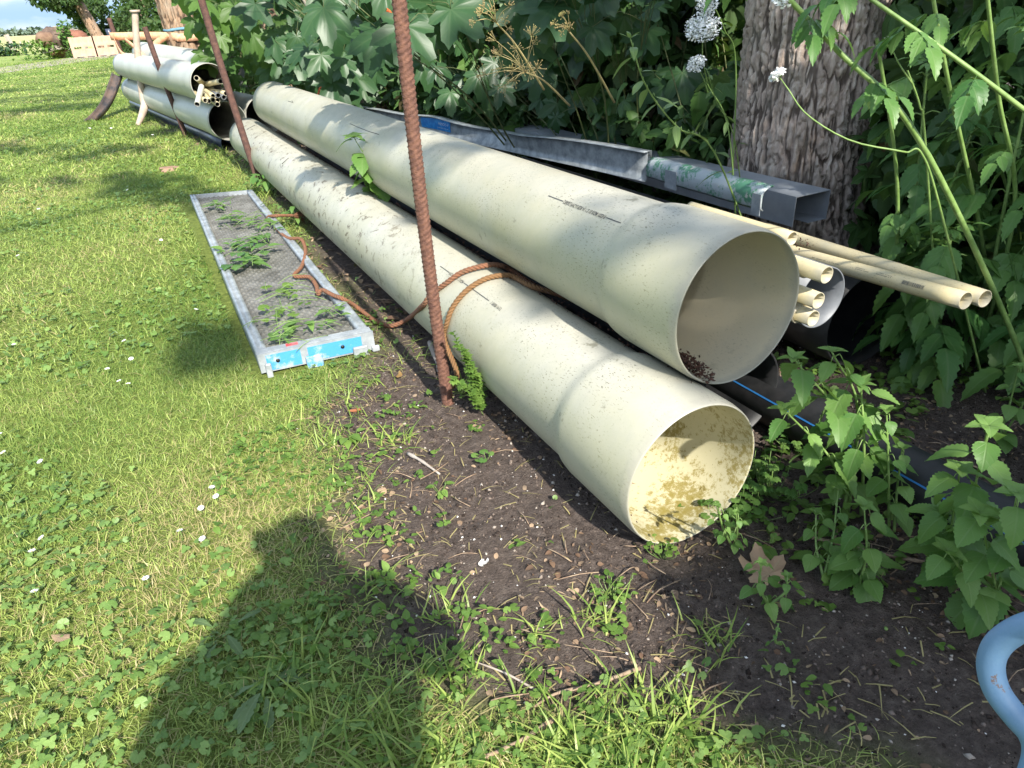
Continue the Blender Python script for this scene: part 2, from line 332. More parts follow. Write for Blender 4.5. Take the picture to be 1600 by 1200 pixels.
def radial_leaf(lobes, pw=1.0, serr=.08, droop=.3, n=34, valley=.5, cup=.12):
    """lobes: (angle from the tip direction, length, angular width)"""
    a = np.linspace(-2.75, 2.75, n); V = [(0, 0, 0)]; U = [(0, 0)]
    for rr in (.5, 1.0):
        for i, t in enumerate(a):
            best = 0; u = 1
            for (la, ln, wd) in lobes:
                d = abs(t-la); q = ln*max(0, 1-(d/wd)**1.5*(1-valley))
                if q > best: best = q; u = d*ln
            best *= (1-serr*(i % 2))
            x, y = math.sin(t)*best*rr, math.cos(t)*best*rr
            V.append((x, y, -droop*(x*x+y*y)+cup*u*rr)); U.append((u*rr, best*rr))
    F3 = [(0, 1+i+1, 1+i) for i in range(n-1)]; F4 = [(1+i, 1+i+1, 1+n+i+1, 1+n+i) for i in range(n-1)]
    return np.array(V, float), [np.array(F3), np.array(F4)], np.array(U)
ML = [(0, 1, .55), (.85, .92, .5), (-.85, .92, .5), (1.75, .62, .5), (-1.75, .62, .5), (2.6, .35, .6), (-2.6, .35, .6)]
T_maple = [radial_leaf(ML, droop=d, valley=v, n=50) for d, v in ((.25, .42), (.5, .5), (.1, .38))]
T_round = [radial_leaf([(0, .5, 1.2), (1.2, .5, 1.2), (-1.2, .5, 1.2), (2.4, .42, 1.0), (-2.4, .42, 1.0)], droop=.3, serr=.1, n=18, valley=.8)]
def multi(parts):
    V = []; U = []; Fs = {}; n = 0
    for (tv, tf, tu), M, o in parts:
        V.append(xform(tv, M, o)); U.append(tu)
        for f in tf: Fs.setdefault(f.shape[1], []).append(f+n)
        n += len(tv)
    return np.concatenate(V), [np.concatenate(x) for x in Fs.values()], np.concatenate(U)
def rz(a, s=1.0, tilt=0.0):
    c, q = math.cos(a), math.sin(a); M = np.array([[c, -q, 0], [q, c, 0], [0, 0, 1]])*s
    ct, st = math.cos(tilt), math.sin(tilt); return M@np.array([[1, 0, 0], [0, ct, -st], [0, st, ct]])
_r = strip_leaf(lambda t: .42*math.sin(math.pi*t**.8)**.6 if 0 < t < 1 else .01, 4, .12, .15)
T_clover = [multi([(_r, rz(a, .5, .15), (0, 0, 0)) for a in (0, 2.1, -2.1)])]
_b = strip_leaf(oval(.36, .8), 4, .15, .3, .25)
T_butter = [multi([(_b, rz(a, s, .1), (0, 0, 0)) for a, s in ((0, .6), (1.05, .5), (-1.05, .5), (.5, .5), (-.5, .5))])]
_v = T_val[1]
T_pinnate = [multi([(_v, rz(0, .42, 0), (0, .62, -.12))]+[(_v, rz(s*(1.0-.25*t), .40*(1-.25*t), -.2), (0, t*.66, -.14*t*t)) for t in (.25, .5, .78) for s in (-1, 1)]
             + [(strip_leaf(lambda t: .008, 3, 0, .12), np.eye(3)*.66, (0, 0, 0))])]
def blade(n=3, wd=.045, bend=.5, curl=0.0):
    V = []; U = []
    for i in range(n+1):
        t = i/n; ww = wd*(1-t**1.6)*(1 if i < n else 0)+.002
        V += [(-ww+curl*t*t, t*(1-.25*bend*t), -bend*t*t), (ww+curl*t*t, t*(1-.25*bend*t), -bend*t*t)]; U += [(.1, t), (.1, t)]
    return np.array(V), [np.array([(2*i, 2*i+1, 2*i+3, 2*i+2) for i in range(n)])], np.array(U)
T_blade = [blade(3, .03, b, c) for b, c in ((.2, 0), (.5, .1), (.9, -.1), (.6, -.25), (.35, .2))]

def rot_batch(az, el, roll=None):
    """leaf axes from azimuth, elevation and roll"""
    d = np.stack([np.cos(az)*np.cos(el), np.sin(az)*np.cos(el), np.sin(el)], -1)
    s = np.stack([np.sin(az), -np.cos(az), 0*az], -1); n = np.cross(s, d)
    if roll is not None:
        c, q = np.cos(roll)[:, None], np.sin(roll)[:, None]; s, n = s*c+n*q, n*c-s*q
    return np.stack([s, d, n], -1)
class Leaves:
    def __init__(s): s.V = []; s.F = {}; s.U = []; s.R = []; s.n = 0
    def put(s, T, P, M, size, rnd=None):
        """many leaves of a few templates: P (n,3), M (n,3,3), size (n)"""
        P = np.asarray(P, float).reshape(-1, 3); n = len(P); size = np.broadcast_to(size, (n,)); M = np.asarray(M).reshape(-1, 3, 3)
        rnd = rng.random(n) if rnd is None else np.broadcast_to(rnd, (n,)); pick = rng.integers(0, len(T), n)
        for k, (tv, tf, tu) in enumerate(T):
            ix = np.nonzero(pick == k)[0]
            if not len(ix): continue
            V = np.einsum('nij,vj->nvi', M[ix]*size[ix, None, None], tv)+P[ix, None]
            s.V.append(V.reshape(-1, 3)); s.U.append(np.tile(tu, (len(ix), 1))); s.R.append(np.repeat(rnd[ix], len(tv)))
            off = s.n+np.arange(len(ix))[:, None, None]*len(tv)
            for f in tf: s.F.setdefault(f.shape[1], []).append((off+f[None]).reshape(-1, f.shape[1]))
            s.n += len(ix)*len(tv)
        return s
    def one(s, T, p, d, size, up=(0, 0, 1), rnd=None): return s.put([random.choice(T)], [p], [basis(d, up)], [size], rnd if rnd is None else [rnd])
    def build(s, name, mat, parent=None, loc=None):
        return mesh(name, np.concatenate(s.V), [np.concatenate(v) for v in s.F.values()], mat, parent, True, {'luv': np.concatenate(s.U), 'rnd': np.concatenate(s.R)}, loc)

# ---------------------------------------------------------------- ground
def sstep(x, a, b): t = np.clip((x-a)/(b-a), 0, 1); return t*t*(3-2*t)
BY = [-1, .3, .62, .8, .95, 1.2, 1.5, 1.9, 2.35, 2.75, 6.4, 8.5, 10.5, 12.6, 15.5, 17, 20]
BX = [1.0, .9, .72, .54, .32, .17, .13, .25, .40, .60, .84, .86, .55, .22, .05, .6, 2.0]
def soil_mask(x, y):
    e = np.interp(y, BY, BX); nz_ = fbm(np.stack([x*2.2, y*2.2, 0*x], -1), 4)-.5
    wd = .12+.02*np.maximum(y, 0); m = sstep(x-e+nz_*.45, -wd, wd)
    return m
def gheight(x, y):
    m = soil_mask(x, y); near = np.exp(-((x-1)**2+(y-1.5)**2)/30)
    h = (fbm(np.stack([x*1.3, y*1.3, 0*x+4], -1), 3)-.5)*.05*near*sstep(y, -2, 0)
    h = h + (fbm(np.stack([x*14, y*14, 0*x+1], -1), 4)-.5)*.035*m*near + (fbm(np.stack([x*60, y*60, 0*x+2], -1), 3)-.5)*.012*m*near
    # the bed lies level under the pipes
    flat = np.exp(-((x-1.1)/.28)**4)*sstep(y, .9, 1.3)
    return h*(1-flat)-.006*flat
def grid(xs, ys, hole=None):
    X, Y = np.meshgrid(xs, ys); k = len(xs)
    V = np.stack([X.ravel(), Y.ravel(), gheight(X.ravel(), Y.ravel())], -1)
    i = np.arange(len(ys)-1)[:, None]*k; j = np.arange(k-1)[None]
    return V, np.stack([i+j, i+j+1, i+k+j+1, i+k+j], -1).reshape(-1, 4)
def axis(pts):   # (start, end, step) runs joined
    a = [np.arange(s, e, st) for s, e, st in pts]; return np.concatenate(a+[[pts[-1][1]]])
gx = axis([(-900, -100, 100), (-100, -20, 10), (-20, -3, 1), (-3, -.8, .15), (-.8, 2.6, .018), (2.6, 6, .12), (6, 20, 1), (20, 100, 10), (100, 900, 100)])
gy = axis([(-300, -20, 40), (-20, -1, 1), (-1, 0, .15), (0, 3.2, .018), (3.2, 7, .08), (7, 18, .25), (18, 60, 2), (60, 200, 10), (200, 1500, 100)])
V, F = grid(gx, gy)
V[:, 2] *= np.where(np.hypot(V[:, 0], V[:, 1]) > 40, 0, 1)
g = G('ground_soil_and_lawn'); ms_ = g.attr('soil').outputs['Fac']
soil = g.ramp(g.noise(38, 10, rough=.75), (.30, (.045, .033, .027)), (.52, (.145, .112, .095)), (.75, (.29, .235, .195)))
soil = g.mix(g.ramp(g.noise(3, 4), (.4, 0.0), (.65, .8)), soil, g.mix(.5, soil, (.12, .095, .08)))
crumb = g.ramp(g.noise(210, 2), (.715, 0.0), (.735, 1.0)); soil = g.mix(g.math('MULTIPLY', crumb, .55), soil, (.42, .38, .33))
lawn = g.ramp(g.noise(30, 9, rough=.7), (.3, (.09, .13, .024)), (.6, (.24, .30, .065)), (.8, (.40, .40, .15)))
sxy = g.n('SeparateXYZ', Vector=g.tc.outputs['Object']); yy = sxy.outputs[1]
farc = g.ramp(g.noise(.25, 6), (.35, (.17, .25, .045)), (.65, (.25, .31, .085)))
field = g.ramp(g.math('MULTIPLY', yy, .005), (.26, 0.0), (.40, 1.0))
lawn = g.mix(g.ramp(g.math('MULTIPLY', yy, .01), (.08, 0.0), (.42, .9)), lawn, farc); lawn = g.mix(field, lawn, (.40, .40, .16))
c = g.mix(ms_, lawn, soil)
g.bump(g.math('ADD', g.noise(160, 6, rough=.7), g.math('MULTIPLY', g.noise(35, 4), .8)), 1.0, .022); ground_m = g.done(c, .95, 0, .2)
ground = tag(mesh('ground', V, F, ground_m, attrs={'soil': soil_mask(V[:, 0], V[:, 1])}), kind='structure')
def gz(x, y): return float(gheight(np.array([x]), np.array([y]))[0])
# gravel path across the far end of the lawn
a0, a1 = atZ(-40, 115), atZ(200, 82)
pa = np.array([a0, a1])[:, :2]; dirp = nrm(pa[1]-pa[0]); per = np.array([-dirp[1], dirp[0]])
c0 = pa[0]-dirp*90; c1 = pa[1]+dirp*40; n = 60
line = np.array([c0+(c1-c0)*t for t in np.linspace(0, 1, n)]); wob = (fbm(np.stack([line[:, 0]*.3, line[:, 1]*.3, 0*line[:, 0]], -1))-.5)*.8
L_ = line+per*(1.6+wob[:, None]); R_ = line-per*(1.6-wob[:, None])
V = np.concatenate([np.c_[L_, np.full(n, .006)], np.c_[R_, np.full(n, .006)]]); i = np.arange(n-1)
g = G('path_gravel'); g.bump(g.noise(40, 5), .5, .02); path_m = g.done(g.ramp(g.noise(5, 9, rough=.8), (.3, (.22, .18, .14)), (.7, (.40, .35, .29))), .95)
tag(mesh('path', V, np.stack([i+n, i+n+1, i+1, i], -1), path_m), kind='structure')

# ---------------------------------------------------------------- lawn and bed plants too many to count
def scatter(n, x0, x1, y0, y1, keep):
    P = np.c_[rng.uniform(x0, x1, n), rng.uniform(y0, y1, n)]; P = P[rng.random(n) < keep(P[:, 0], P[:, 1])]
    return np.c_[P, gheight(P[:, 0], P[:, 1])]
def in_view(P, m=60):
    d = P-CP; z = d@CF; x = 800+FPX*(d@CR)/z; y = 600-FPX*(d@CU)/z; return (z > .05) & (x > -m*4) & (x < 1600+m*4) & (y > -m) & (y < 1200+m*4)
deck_keep = lambda x, y: 1-((x > .17) & (x < .71) & (y > 2.74) & (y < 6.3))*1.0
patch = lambda x, y, s=1.1, z=3.: fbm(np.stack([x*s, y*s, 0*x+z], -1), 3)
lawnk = lambda x, y: (1-soil_mask(x, y))**1.3*deck_keep(x, y)
gl = Leaves()
for (n, x0, x1, y0, y1, h, wd) in ((175000, -1.6, 1.0, .4, 3.4, .034, 1.0), (130000, -3, 1.0, 3.4, 8, .038, 1.6), (90000, -5.5, 1.0, 8, 18, .05, 3.2), (70000, -12, 4, 18, 46, .06, 7.0)):
    P = scatter(n, x0, x1, y0, y1, lawnk); P = P[in_view(P)]; k = len(P)
    M = rot_batch(rng.uniform(0, 6.283, k), rng.uniform(.15, 1.35, k), rng.normal(0, .4, k)); M[:, :, 0] *= wd
    pt = patch(P[:, 0], P[:, 1]); rn = np.clip(.42+(pt-.5)*1.8+rng.normal(0, .30, k), 0, 1)
    gl.put(T_blade, P, M, h*rng.uniform(.5, 1.35, k), rn)
# longer tufts: at the bed's edge, below the camera and round the post feet
def tuft(L, x, y, n, h, spread=.05, rn=None, el=(.5, 1.4)):
    P = np.c_[rng.normal(x, spread, n), rng.normal(y, spread, n)]; P = np.c_[P, gheight(P[:, 0], P[:, 1])]
    M = rot_batch(rng.uniform(0, 6.283, n), rng.uniform(*el, n), rng.normal(0, .3, n)); L.put(T_blade, P, M, h*rng.uniform(.5, 1.3, n), rng.random(n)*.8 if rn is None else np.clip(rng.normal(rn, .15, n), 0, 1))
tf = Leaves()
for (px, py, n, h, s) in ((1000, 1160, 130, .09, .06), (930, 1180, 110, .085, .06), (1060, 1130, 60, .10, .035), (860, 1195, 80, .08, .05), (660, 1190, 90, .10, .05), (560, 1140, 80, .09, .06), (450, 1050, 60, .09, .06), (520, 700, 60, .08, .05), (560, 760, 50, .07, .05),
                         (610, 690, 40, .09, .04), (930, 960, 40, .08, .03), (700, 960, 30, .07, .03), (760, 600, 30, .10, .02), (720, 610, 20, .10, .02), (640, 560, 20, .09, .03), (1120, 1000, 30, .08, .03)):
    p = atZ(px, py); tuft(tf, p[0], p[1], n, h, s)
for k in range(60):
    y = rng.uniform(6.2, 15); x = float(np.interp(y, BY, BX))+rng.normal(-.03, .12); tuft(tf, x, y, 26, .10, .06)
for k in range(40):
    y = rng.uniform(.9, 2.6); x = float(np.interp(y, BY, BX))+rng.normal(-.02, .10); tuft(tf, x, y, 14, .07, .03)
tag(gl.build('lawn_grass', L_grass), 'short mown green and straw coloured lawn grass', 'grass', kind='stuff')
tag(tf.build('grass_tufts', L_grass), 'longer tufts of grass along the edge of the bare soil', 'grass', kind='stuff')
cl = Leaves()
for (n, x0, x1, y0, y1, h) in ((9000, -1.6, 1.0, .5, 3.2, .026), (5200, -2.5, 1., 3.2, 7, .03), (3000, -4, 1., 7, 14, .045)):
    P = scatter(n, x0, x1, y0, y1, lambda x, y: deck_keep(x, y)*(1-soil_mask(x, y)*.93)*sstep(patch(x, y, 1.7, 9.), .42, .62)); P = P[in_view(P)]; k = len(P)
    P[:, 2] += rng.uniform(.008, .035, k); M = rot_batch(rng.uniform(0, 6.283, k), rng.normal(.05, .35, k), rng.normal(0, .35, k))
    cl.put(T_clover+T_round, P, M, h*rng.uniform(.6, 1.25, k))
tag(cl.build('clover', L_clover), 'clover and small round leaves growing through the lawn', 'clover', kind='stuff')
wl = Leaves()
for n, s0, kk in ((1500, .022, lambda x, y: deck_keep(x, y)*(.08+.92*sstep(patch(x, y, 2.3, 5.), .53, .66))*np.exp(-np.maximum(x-np.interp(y, BY, BX)-.02, 0)/.20)*(x-np.interp(y, BY, BX) > -.40)),
                  (650, .034, lambda x, y: (x > 1.15)*(y > .75)*sstep(patch(x, y, 2.3, 15.), .46, .6))):
    P = scatter(n*4, -.3, 2.6, .5, 3.2, kk)[:n]; P = P[in_view(P)]; k = len(P)
    for q in range(3):
        Q = P+np.c_[rng.normal(0, .010, (k, 2)), rng.uniform(.006, .03, k)]
        wl.put(T_oval+T_round+T_clover, Q, rot_batch(rng.uniform(0, 6.283, k), rng.normal(.15, .35, k)), s0*rng.uniform(.5, 1.4, k))
tag(wl.build('seedling_weeds', L_weed), 'tiny weeds and seedlings sprouting from the dark soil', 'weeds', kind='stuff')
ico = np.array([(0, 0, 1), (.9, 0, 0), (0, .9, 0), (-.9, 0, 0), (0, -.9, 0), (0, 0, -1.)]); icf = np.array([(0, 1, 2), (0, 2, 3), (0, 3, 4), (0, 4, 1), (5, 2, 1), (5, 3, 2), (5, 4, 3), (5, 1, 4)])
# bed litter: twigs, chips, dead leaves, dry grass
ll = Leaves(); bedk = lambda x, y: soil_mask(x, y)*(.12+.88*sstep(patch(x, y, 2.6, 25.), .45, .62))*deck_keep(x, y)
cb = Leaves(); Tc = []
for q in range(4):
    v_ = ico*(1+.35*rng.normal(0, 1, (6, 1))); Tc.append((v_*[1, 1, .7], [icf], np.zeros((6, 2))))
P = scatter(46000, .1, 2.6, .25, 3.2, lambda x, y: soil_mask(x, y)*(.35+.65*sstep(patch(x, y, 5, 31.), .42, .58))); P = P[in_view(P)]; k = len(P)
cb.put(Tc, P, rot_batch(rng.uniform(0, 6.283, k), rng.normal(0, .6, k)), np.clip(rng.lognormal(-5.85, .55, k), .0012, .010))
g = G('soil_crumb'); rn_ = g.attr('rnd').outputs['Fac']; crumb_m = g.done(g.ramp(rn_, (0, (.022, .015, .012)), (.6, (.085, .064, .053)), (.93, (.19, .15, .125)), (1, (.40, .36, .31))), .95, 0, .2)
tag(cb.build('soil_crumbs', crumb_m), 'loose dark crumbs of soil on the bare bed', 'soil', kind='stuff')
P = scatter(12000, .1, 2.8, .3, 3.6, bedk); k = len(P); P[:, 2] += .004
ll.put(T_narrow+T_oval, P, rot_batch(rng.uniform(0, 6.283, k), rng.normal(.05, .15, k), rng.normal(0, .3, k)), rng.uniform(.006, .026, k), rng.random(k)**1.5)
P = scatter(6000, .6, 6, 3, 14, lambda x, y: soil_mask(x, y)); k = len(P); P[:, 2] += .01
ll.put(T_oval+T_narrow, P, rot_batch(rng.uniform(0, 6.283, k), rng.normal(.05, .25, k)), rng.uniform(.03, .09, k))
tag(ll.build('leaf_litter', L_brown), 'brown dead leaf scraps and wood chips on the bare soil', 'litter', kind='stuff')
dg = Leaves(); P = scatter(6500, .1, 2.0, .4, 3.2, lambda x, y: soil_mask(x, y)*np.exp(-np.maximum(x-np.interp(y, BY, BX), 0)/.32)*(x > .05)); k = len(P); P[:, 2] += .006
M = rot_batch(rng.uniform(0, 6.283, k), rng.uniform(-.02, .3, k)); M[:, :, 0] *= .6; dg.put(T_blade, P, M, rng.uniform(.03, .11, k), .95)
tag(dg.build('dry_grass', L_grass), 'dry straw coloured grass stalks lying on the soil', 'dry grass', kind='stuff')
tw = MB()
for p in scatter(700, .15, 2.4, .4, 4, bedk):
    a = random.uniform(0, 6.28); l = random.uniform(.03, .13); d = np.array([math.cos(a), math.sin(a), 0])
    q = curve([p+(0, 0, .005), p+d*l*.5+(random.gauss(0, .006), random.gauss(0, .006), .012), p+d*l+(0, 0, .006)], 5); tw.add(*tube(q, random.uniform(.0007, .0022), 4))
tag(tw.build('twig_litter', twig_m), 'thin brown twigs and stalks scattered over the soil', 'twigs', kind='stuff')
sh = MB()
for p in scatter(600, .2, 2.6, .35, 3, lambda x, y: soil_mask(x, y)):
    s = random.choice((.0022, .0028, .0035, .006)); sh.add(ico*np.array([s, s*.7, s*.5])@rz(random.uniform(0, 6))+p+(0, 0, .003), icf)
tag(sh.build('shell_grit', shell_m), 'white specks of shell and grit in the dark soil', 'grit', kind='stuff')
# a few larger twigs, and the sticks at the front edge
def stick(name, pix, r, label, mat=twig_m, z=.012, cat='twig', group=None):
    q = [atZ(px, py)*[1, 1, 0]+[0, 0, z+gz(*atZ(px, py)[:2])] for px, py in pix]; P = curve(q, 14); rr = r*(1-.5*np.linspace(0, 1, 14))*(1+.15*rng.normal(0, 1, 14))
    b = MB(); b.add(*tube(P, rr, 8)); return tag(b.build(name, mat, loc=P[0]), label, cat, group)
stick('fallen_stick', [(1000, 1048), (930, 1072), (870, 1085), (835, 1110)], .0048, 'pale bent stick lying along the top of the bright grass at the front', twig_m)
stick('fallen_stick', [(865, 1130), (810, 1165), (740, 1198)], .0065, 'thick light brown stick running out under the front grass', twig_m)
stick('fallen_stick', [(638, 712), (660, 728), (688, 748)], .0065, 'short dark stick with a pale broken end on the bare soil', wood_grey)
stick('fallen_stick', [(835, 1082), (790, 1060), (735, 1038)], .003, 'thin grey twig on the soil left of the pale bent stick', wood_grey)
stick('fallen_stick', [(1270, 838), (1400, 868), (1480, 888), (1600, 922)], .005, 'long brown stalk lying under the nettles beside the black water pipe', twig_m)
stick('fallen_stick', [(728, 948), (722, 980), (715, 1000)], .0022, 'short upright looking reddish twig in the middle of the bare soil', twig_m)
stick('fallen_stick', [(1500, 965), (1530, 990), (1560, 1020)], .006, 'brown stalk lying beside the blue painted handle', twig_m)
stick('wood_peg', [(672, 540), (684, 572), (690, 600)], .014, 'short weathered grey wooden peg beside the foot of the thick rusty bar', wood_grey, z=.02, cat='peg')

# ---------------------------------------------------------------- the two big socketed pipes in front
def wall_pipe(L, r, t, rs, ls, k=96, bell=True):
    """closed wall profile of a pipe with its socket mouth at y=0"""
    o = [(0, rs-.006), (.004, rs-.0035), (.026, rs-.0005), (.030, rs)] if bell else [(0, r)]
    if bell: o += [(ls-.03, rs), (ls, rs-.003), (ls+.02, r+.003), (ls+.05, r)]
    o += [(ls+.05+(L-ls-.05)*q, r) for q in np.linspace(.05, 1, 30)]
    i = [(L-(L-ls-.06)*q, r-t) for q in np.linspace(0, 1, 20)]
    if bell: i += [(ls+.02, r-t), (ls-.0, r-t), (ls-.012, rs-t-.004), (.05, rs-t-.002), (.004, rs-t)]
    i += [(0, (rs-t+.001) if bell else r-t)]
    V, F = revolve(o+i, k); return V, F, len(o), len(i)
def big_pipe(name, label, c, L, r, mo, mi, rs, ls=.34, t=.009, bell=True, yaw=0, tilt=0, cat='pipe', group=None, squash=1.0, k=96):
    V, F, no, ni = wall_pipe(L, r, t, rs, ls, k, bell)
    V[:, 2] *= squash; V[:, 0] *= 2-squash
    d = np.array([math.sin(yaw)*math.cos(tilt), math.cos(yaw)*math.cos(tilt), math.sin(tilt)]); M = basis(d)
    o_ = mesh(name, xform(V, M, c), F, mats=[mo, mi], midx=(np.repeat(np.arange(no+ni), k) >= no-1).astype(int)*(np.repeat(np.arange(no+ni), k) < no+ni-1), loc=c)
    o_['c'] = 0; del o_['c']
    # own axes: the grime follows the pipe
    return tag(o_, label, cat, group)
UC = np.array([1.272, 1.236, .584]); LC = np.array([1.058, 1.122, .206])
up_pipe = big_pipe('socket_pipe', 'long cream plastic pipe on top of the front pair, brown debris inside its socket mouth', UC, 6.35, .2, pvc_out, pvc_in, .2145, .34, group=None)
lo_pipe = big_pipe('socket_pipe', 'long cream plastic pipe lying on the soil, its open mouth stained with yellow green algae', LC, 7.15, .2, pvc_low, pvc_alg, .2145, .35)

def wrap_text(name, txt, parent, cx, cz, r, ang, y0, size, flip=False, mat=ink, squeeze=1.0, dxf=None):
    """flat printed characters bent round a pipe that runs along y; ang measured from +x; reads towards -y"""
    cu = bpy.data.curves.new('t', 'FONT'); cu.body = txt; cu.size = size; cu.offset = .00045; ob = bpy.data.objects.new('t', cu); col.objects.link(ob)
    bpy.context.view_layer.update(); me = bpy.data.meshes.new_from_object(ob.evaluated_get(bpy.context.evaluated_depsgraph_get()))
    V = np.array([v.co for v in me.vertices]); F = [tuple(p.vertices) for p in me.polygons]
    bpy.data.objects.remove(ob); bpy.data.curves.remove(cu); bpy.data.meshes.remove(me)
    a = ang+V[:, 1]/r; yy = y0-V[:, 0]*squeeze
    W = np.stack([cx+(r+.0012)*np.cos(a), yy, cz+(r+.0012)*np.sin(a)], -1)
    by = {}
    for f in F: by.setdefault(len(f), []).append(f)
    return mesh(name, W, [np.array(v) for v in by.values()], mat, parent, False), float(V[:, 0].max())*squeeze
def print_line(b, cx, cz, r, a, y0, y1, wd=.0017):
    V = [];
    for y in np.linspace(y0, y1, 8):
        for s in (-1, 1): aa = a+s*wd/r; V.append((cx+(r+.0012)*math.cos(aa), y, cz+(r+.0012)*math.sin(aa)))
    b.add(V, np.array([(2*i, 2*i+1, 2*i+3, 2*i+2) for i in range(7)]))
def pipe_print(parent, c, r, pstart, ptxt, pend, ptail, t1, t2, rs):
    q0 = on_pipe(*pstart, c[0], c[2], r); a = math.atan2(q0[2]-c[2], q0[0]-c[0]); qt = on_pipe(*ptxt, c[0], c[2], r); qe = on_pipe(*pend, c[0], c[2], r); ql = on_pipe(*ptail, c[0], c[2], rs)
    a2 = math.atan2(ql[2]-c[2], ql[0]-c[0]); b = MB(); _, w1 = wrap_text('printed_text', t1, parent, c[0], c[2], r, a-.03, qt[1], .019, squeeze=.68)
    print_line(b, c[0], c[2], r, a, q0[1], qt[1]+.004); b.build('printed_line', ink, parent, False); b = MB(); print_line(b, c[0], c[2], r, a, qt[1]-w1-.004, qe[1])
    b.build('printed_line', ink, parent, False); wrap_text('printed_text', t2, parent, c[0], c[2], rs, a-.03, qe[1]-.02, .019, squeeze=.75)
pipe_print(up_pipe, UC, .2, (857, 306), (882, 315), (990, 353), (1000, 357), 'DEKSO PVC-U SDR 41 6.2 10 KGM 102319', '1 09/09-17 16:31', .2005)
pipe_print(lo_pipe, LC, .2, (688, 416), (703, 427), (763, 471), (768, 475), 'PVC-U SDR 41 6.2 KGM', '1 09/09 18:17', .2005)
# hand-drawn pen strokes on the far half of the pipes
pm = MB()
for (p0, p1, c) in (((386, 202), (398, 196), LC), ((441, 256), (451, 247), LC)):
    q = [on_pipe(p0[0]+(p1[0]-p0[0])*t, p0[1]+(p1[1]-p0[1])*t, c[0], c[2], .201) for t in np.linspace(0, 1, 6)]; MB().add(*tube(q, .0035, 5)).build('pen_mark', ink, lo_pipe)
pm = MB()
for pts in (((450, 158), (458, 160), (456, 157)), ((547, 193), (560, 199), (575, 205), (592, 210))):
    MB().add(*tube([on_pipe(*p, UC[0], UC[2], .2005) for p in pts], .0018, 5)).build('pen_mark', ink, up_pipe)

def crumbs(name, label, cpts, n, spread, s, mat, cat='debris', group=None):
    b = MB(); c0 = cpts[0]
    for k in range(n):
        c = random.choice(cpts); p = np.array(c)+rng.normal(0, 1, 3)*spread; ss = s*random.uniform(.4, 1.6)
        M = basis(rng.normal(0, 1, 3)); b.add(xform(ico*ss*np.array([1, random.uniform(.3, 1.8), random.uniform(.2, .6)]), M, p), icf)
    return tag(b.build(name, mat, loc=c0), label, cat, group, 'stuff')
def inner(c, r, y, a): return (c[0]+r*math.cos(a), y, c[2]+r*math.sin(a))
crumbs('leaf_debris', 'dark brown rotting leaf debris lying inside the upper pipe mouth', [inner(UC, .190, 1.27+.05*i, R(-118+3*i)) for i in range(4)], 420, (.016, .03, .007), .0055, debris_m)
crumbs('leaf_debris', 'loose dark crumbs inside the lower pipe beside its algae stains', [inner(LC, .196, 1.20+.06*i, R(-140+4*i)) for i in range(4)], 60, (.022, .035, .012), .0025, debris_m)
crumbs('seam_debris', 'brown dead plant debris caught in the seam between the two front pipes', [(1.155+.004*math.sin(y*9), y, .392) for y in np.linspace(1.5, 6.8, 60)], 700, (.012, .05, .008), .004, debris_m)

# ---------------------------------------------------------------- black and grey pipes and conduits beside them
def plain_pipe(name, label, c, L, r, mo, mi, yaw=0, tilt=0, t=.006, k=48, group=None, squash=1.0, cat='pipe'): return big_pipe(name, label, c, L, r, mo, mi, r, 0, t, False, yaw, tilt, cat, group, squash, k)
pe = plain_pipe('water_pipe', 'black plastic water pipe with a thin blue stripe lying low along the soil', (1.70, .05, .075), 6.6, .085, black_pl, black_pl)
bs = MB(); aa = math.atan2(.075, -.07)
for da in (0,):
    V = []
    for y in np.linspace(.06, 6.6, 12):
        for s in (-1, 1): V.append((1.70+.0865*math.cos(R(148)+s*.03), y, .075+.0865*math.sin(R(148)+s*.03)))
    bs.add(V, np.array([(2*i, 2*i+1, 2*i+3, 2*i+2) for i in range(11)]))
bs.build('blue_stripe', blue_stripe, pe)
plain_pipe('drain_pipe', 'wide black plastic drain pipe with its open end among the valerian stems', (2.27, 1.56, .205), 5.0, .205, black_pl, black_pl, squash=.93)
plain_pipe('drain_pipe', 'smaller black plastic pipe lying in the dark under the upper cream pipe', (1.50, 1.42, .175), 5.4, .17, black_pl, black_pl)
plain_pipe('drain_pipe', 'black plastic pipe under the long galvanised plank', (1.87, 2.1, .27), 4.4, .145, black_pl, black_pl)
plain_pipe('grey_pipe', 'grey plastic pipe with its open end between the thin cream conduits and the black pipe', (1.735, 1.36, .475), 4.6, .098, grey_pvc, grey_pvc, t=.004)
for px, py, y, lab in ((1292, 430, 1.20, 'cream conduit sticking out furthest of the upper pair over the grey pipe'), (1260, 422, 1.27, 'cream conduit beside the upper pipe rim, left of the upper pair over the grey pipe'),
                       (1279, 470, 1.22, 'cream conduit at the right of the lower bundle in front of the grey pipe'), (1255, 466, 1.30, 'cream conduit highest and furthest back in the lower bundle by the rim'),
                       (1261, 480, 1.27, 'cream conduit in the middle of the lower bundle of conduits'), (1271, 498, 1.23, 'cream conduit lowest in the bundle in front of the grey pipe'), (1248, 493, 1.27, 'cream conduit at the bottom of the bundle against the pipe rim'),
                       (1238, 373, 1.72, 'short looking cream conduit lying highest on top beside the dark duct')):
    c = atY(px, py, y); plain_pipe('conduit', lab, c, 3.9 if py > 400 else .55, .0235 if py > 400 else .025, cond_m, cond_m, t=.0022, k=28, group='thin cream conduits beside the grey pipe')
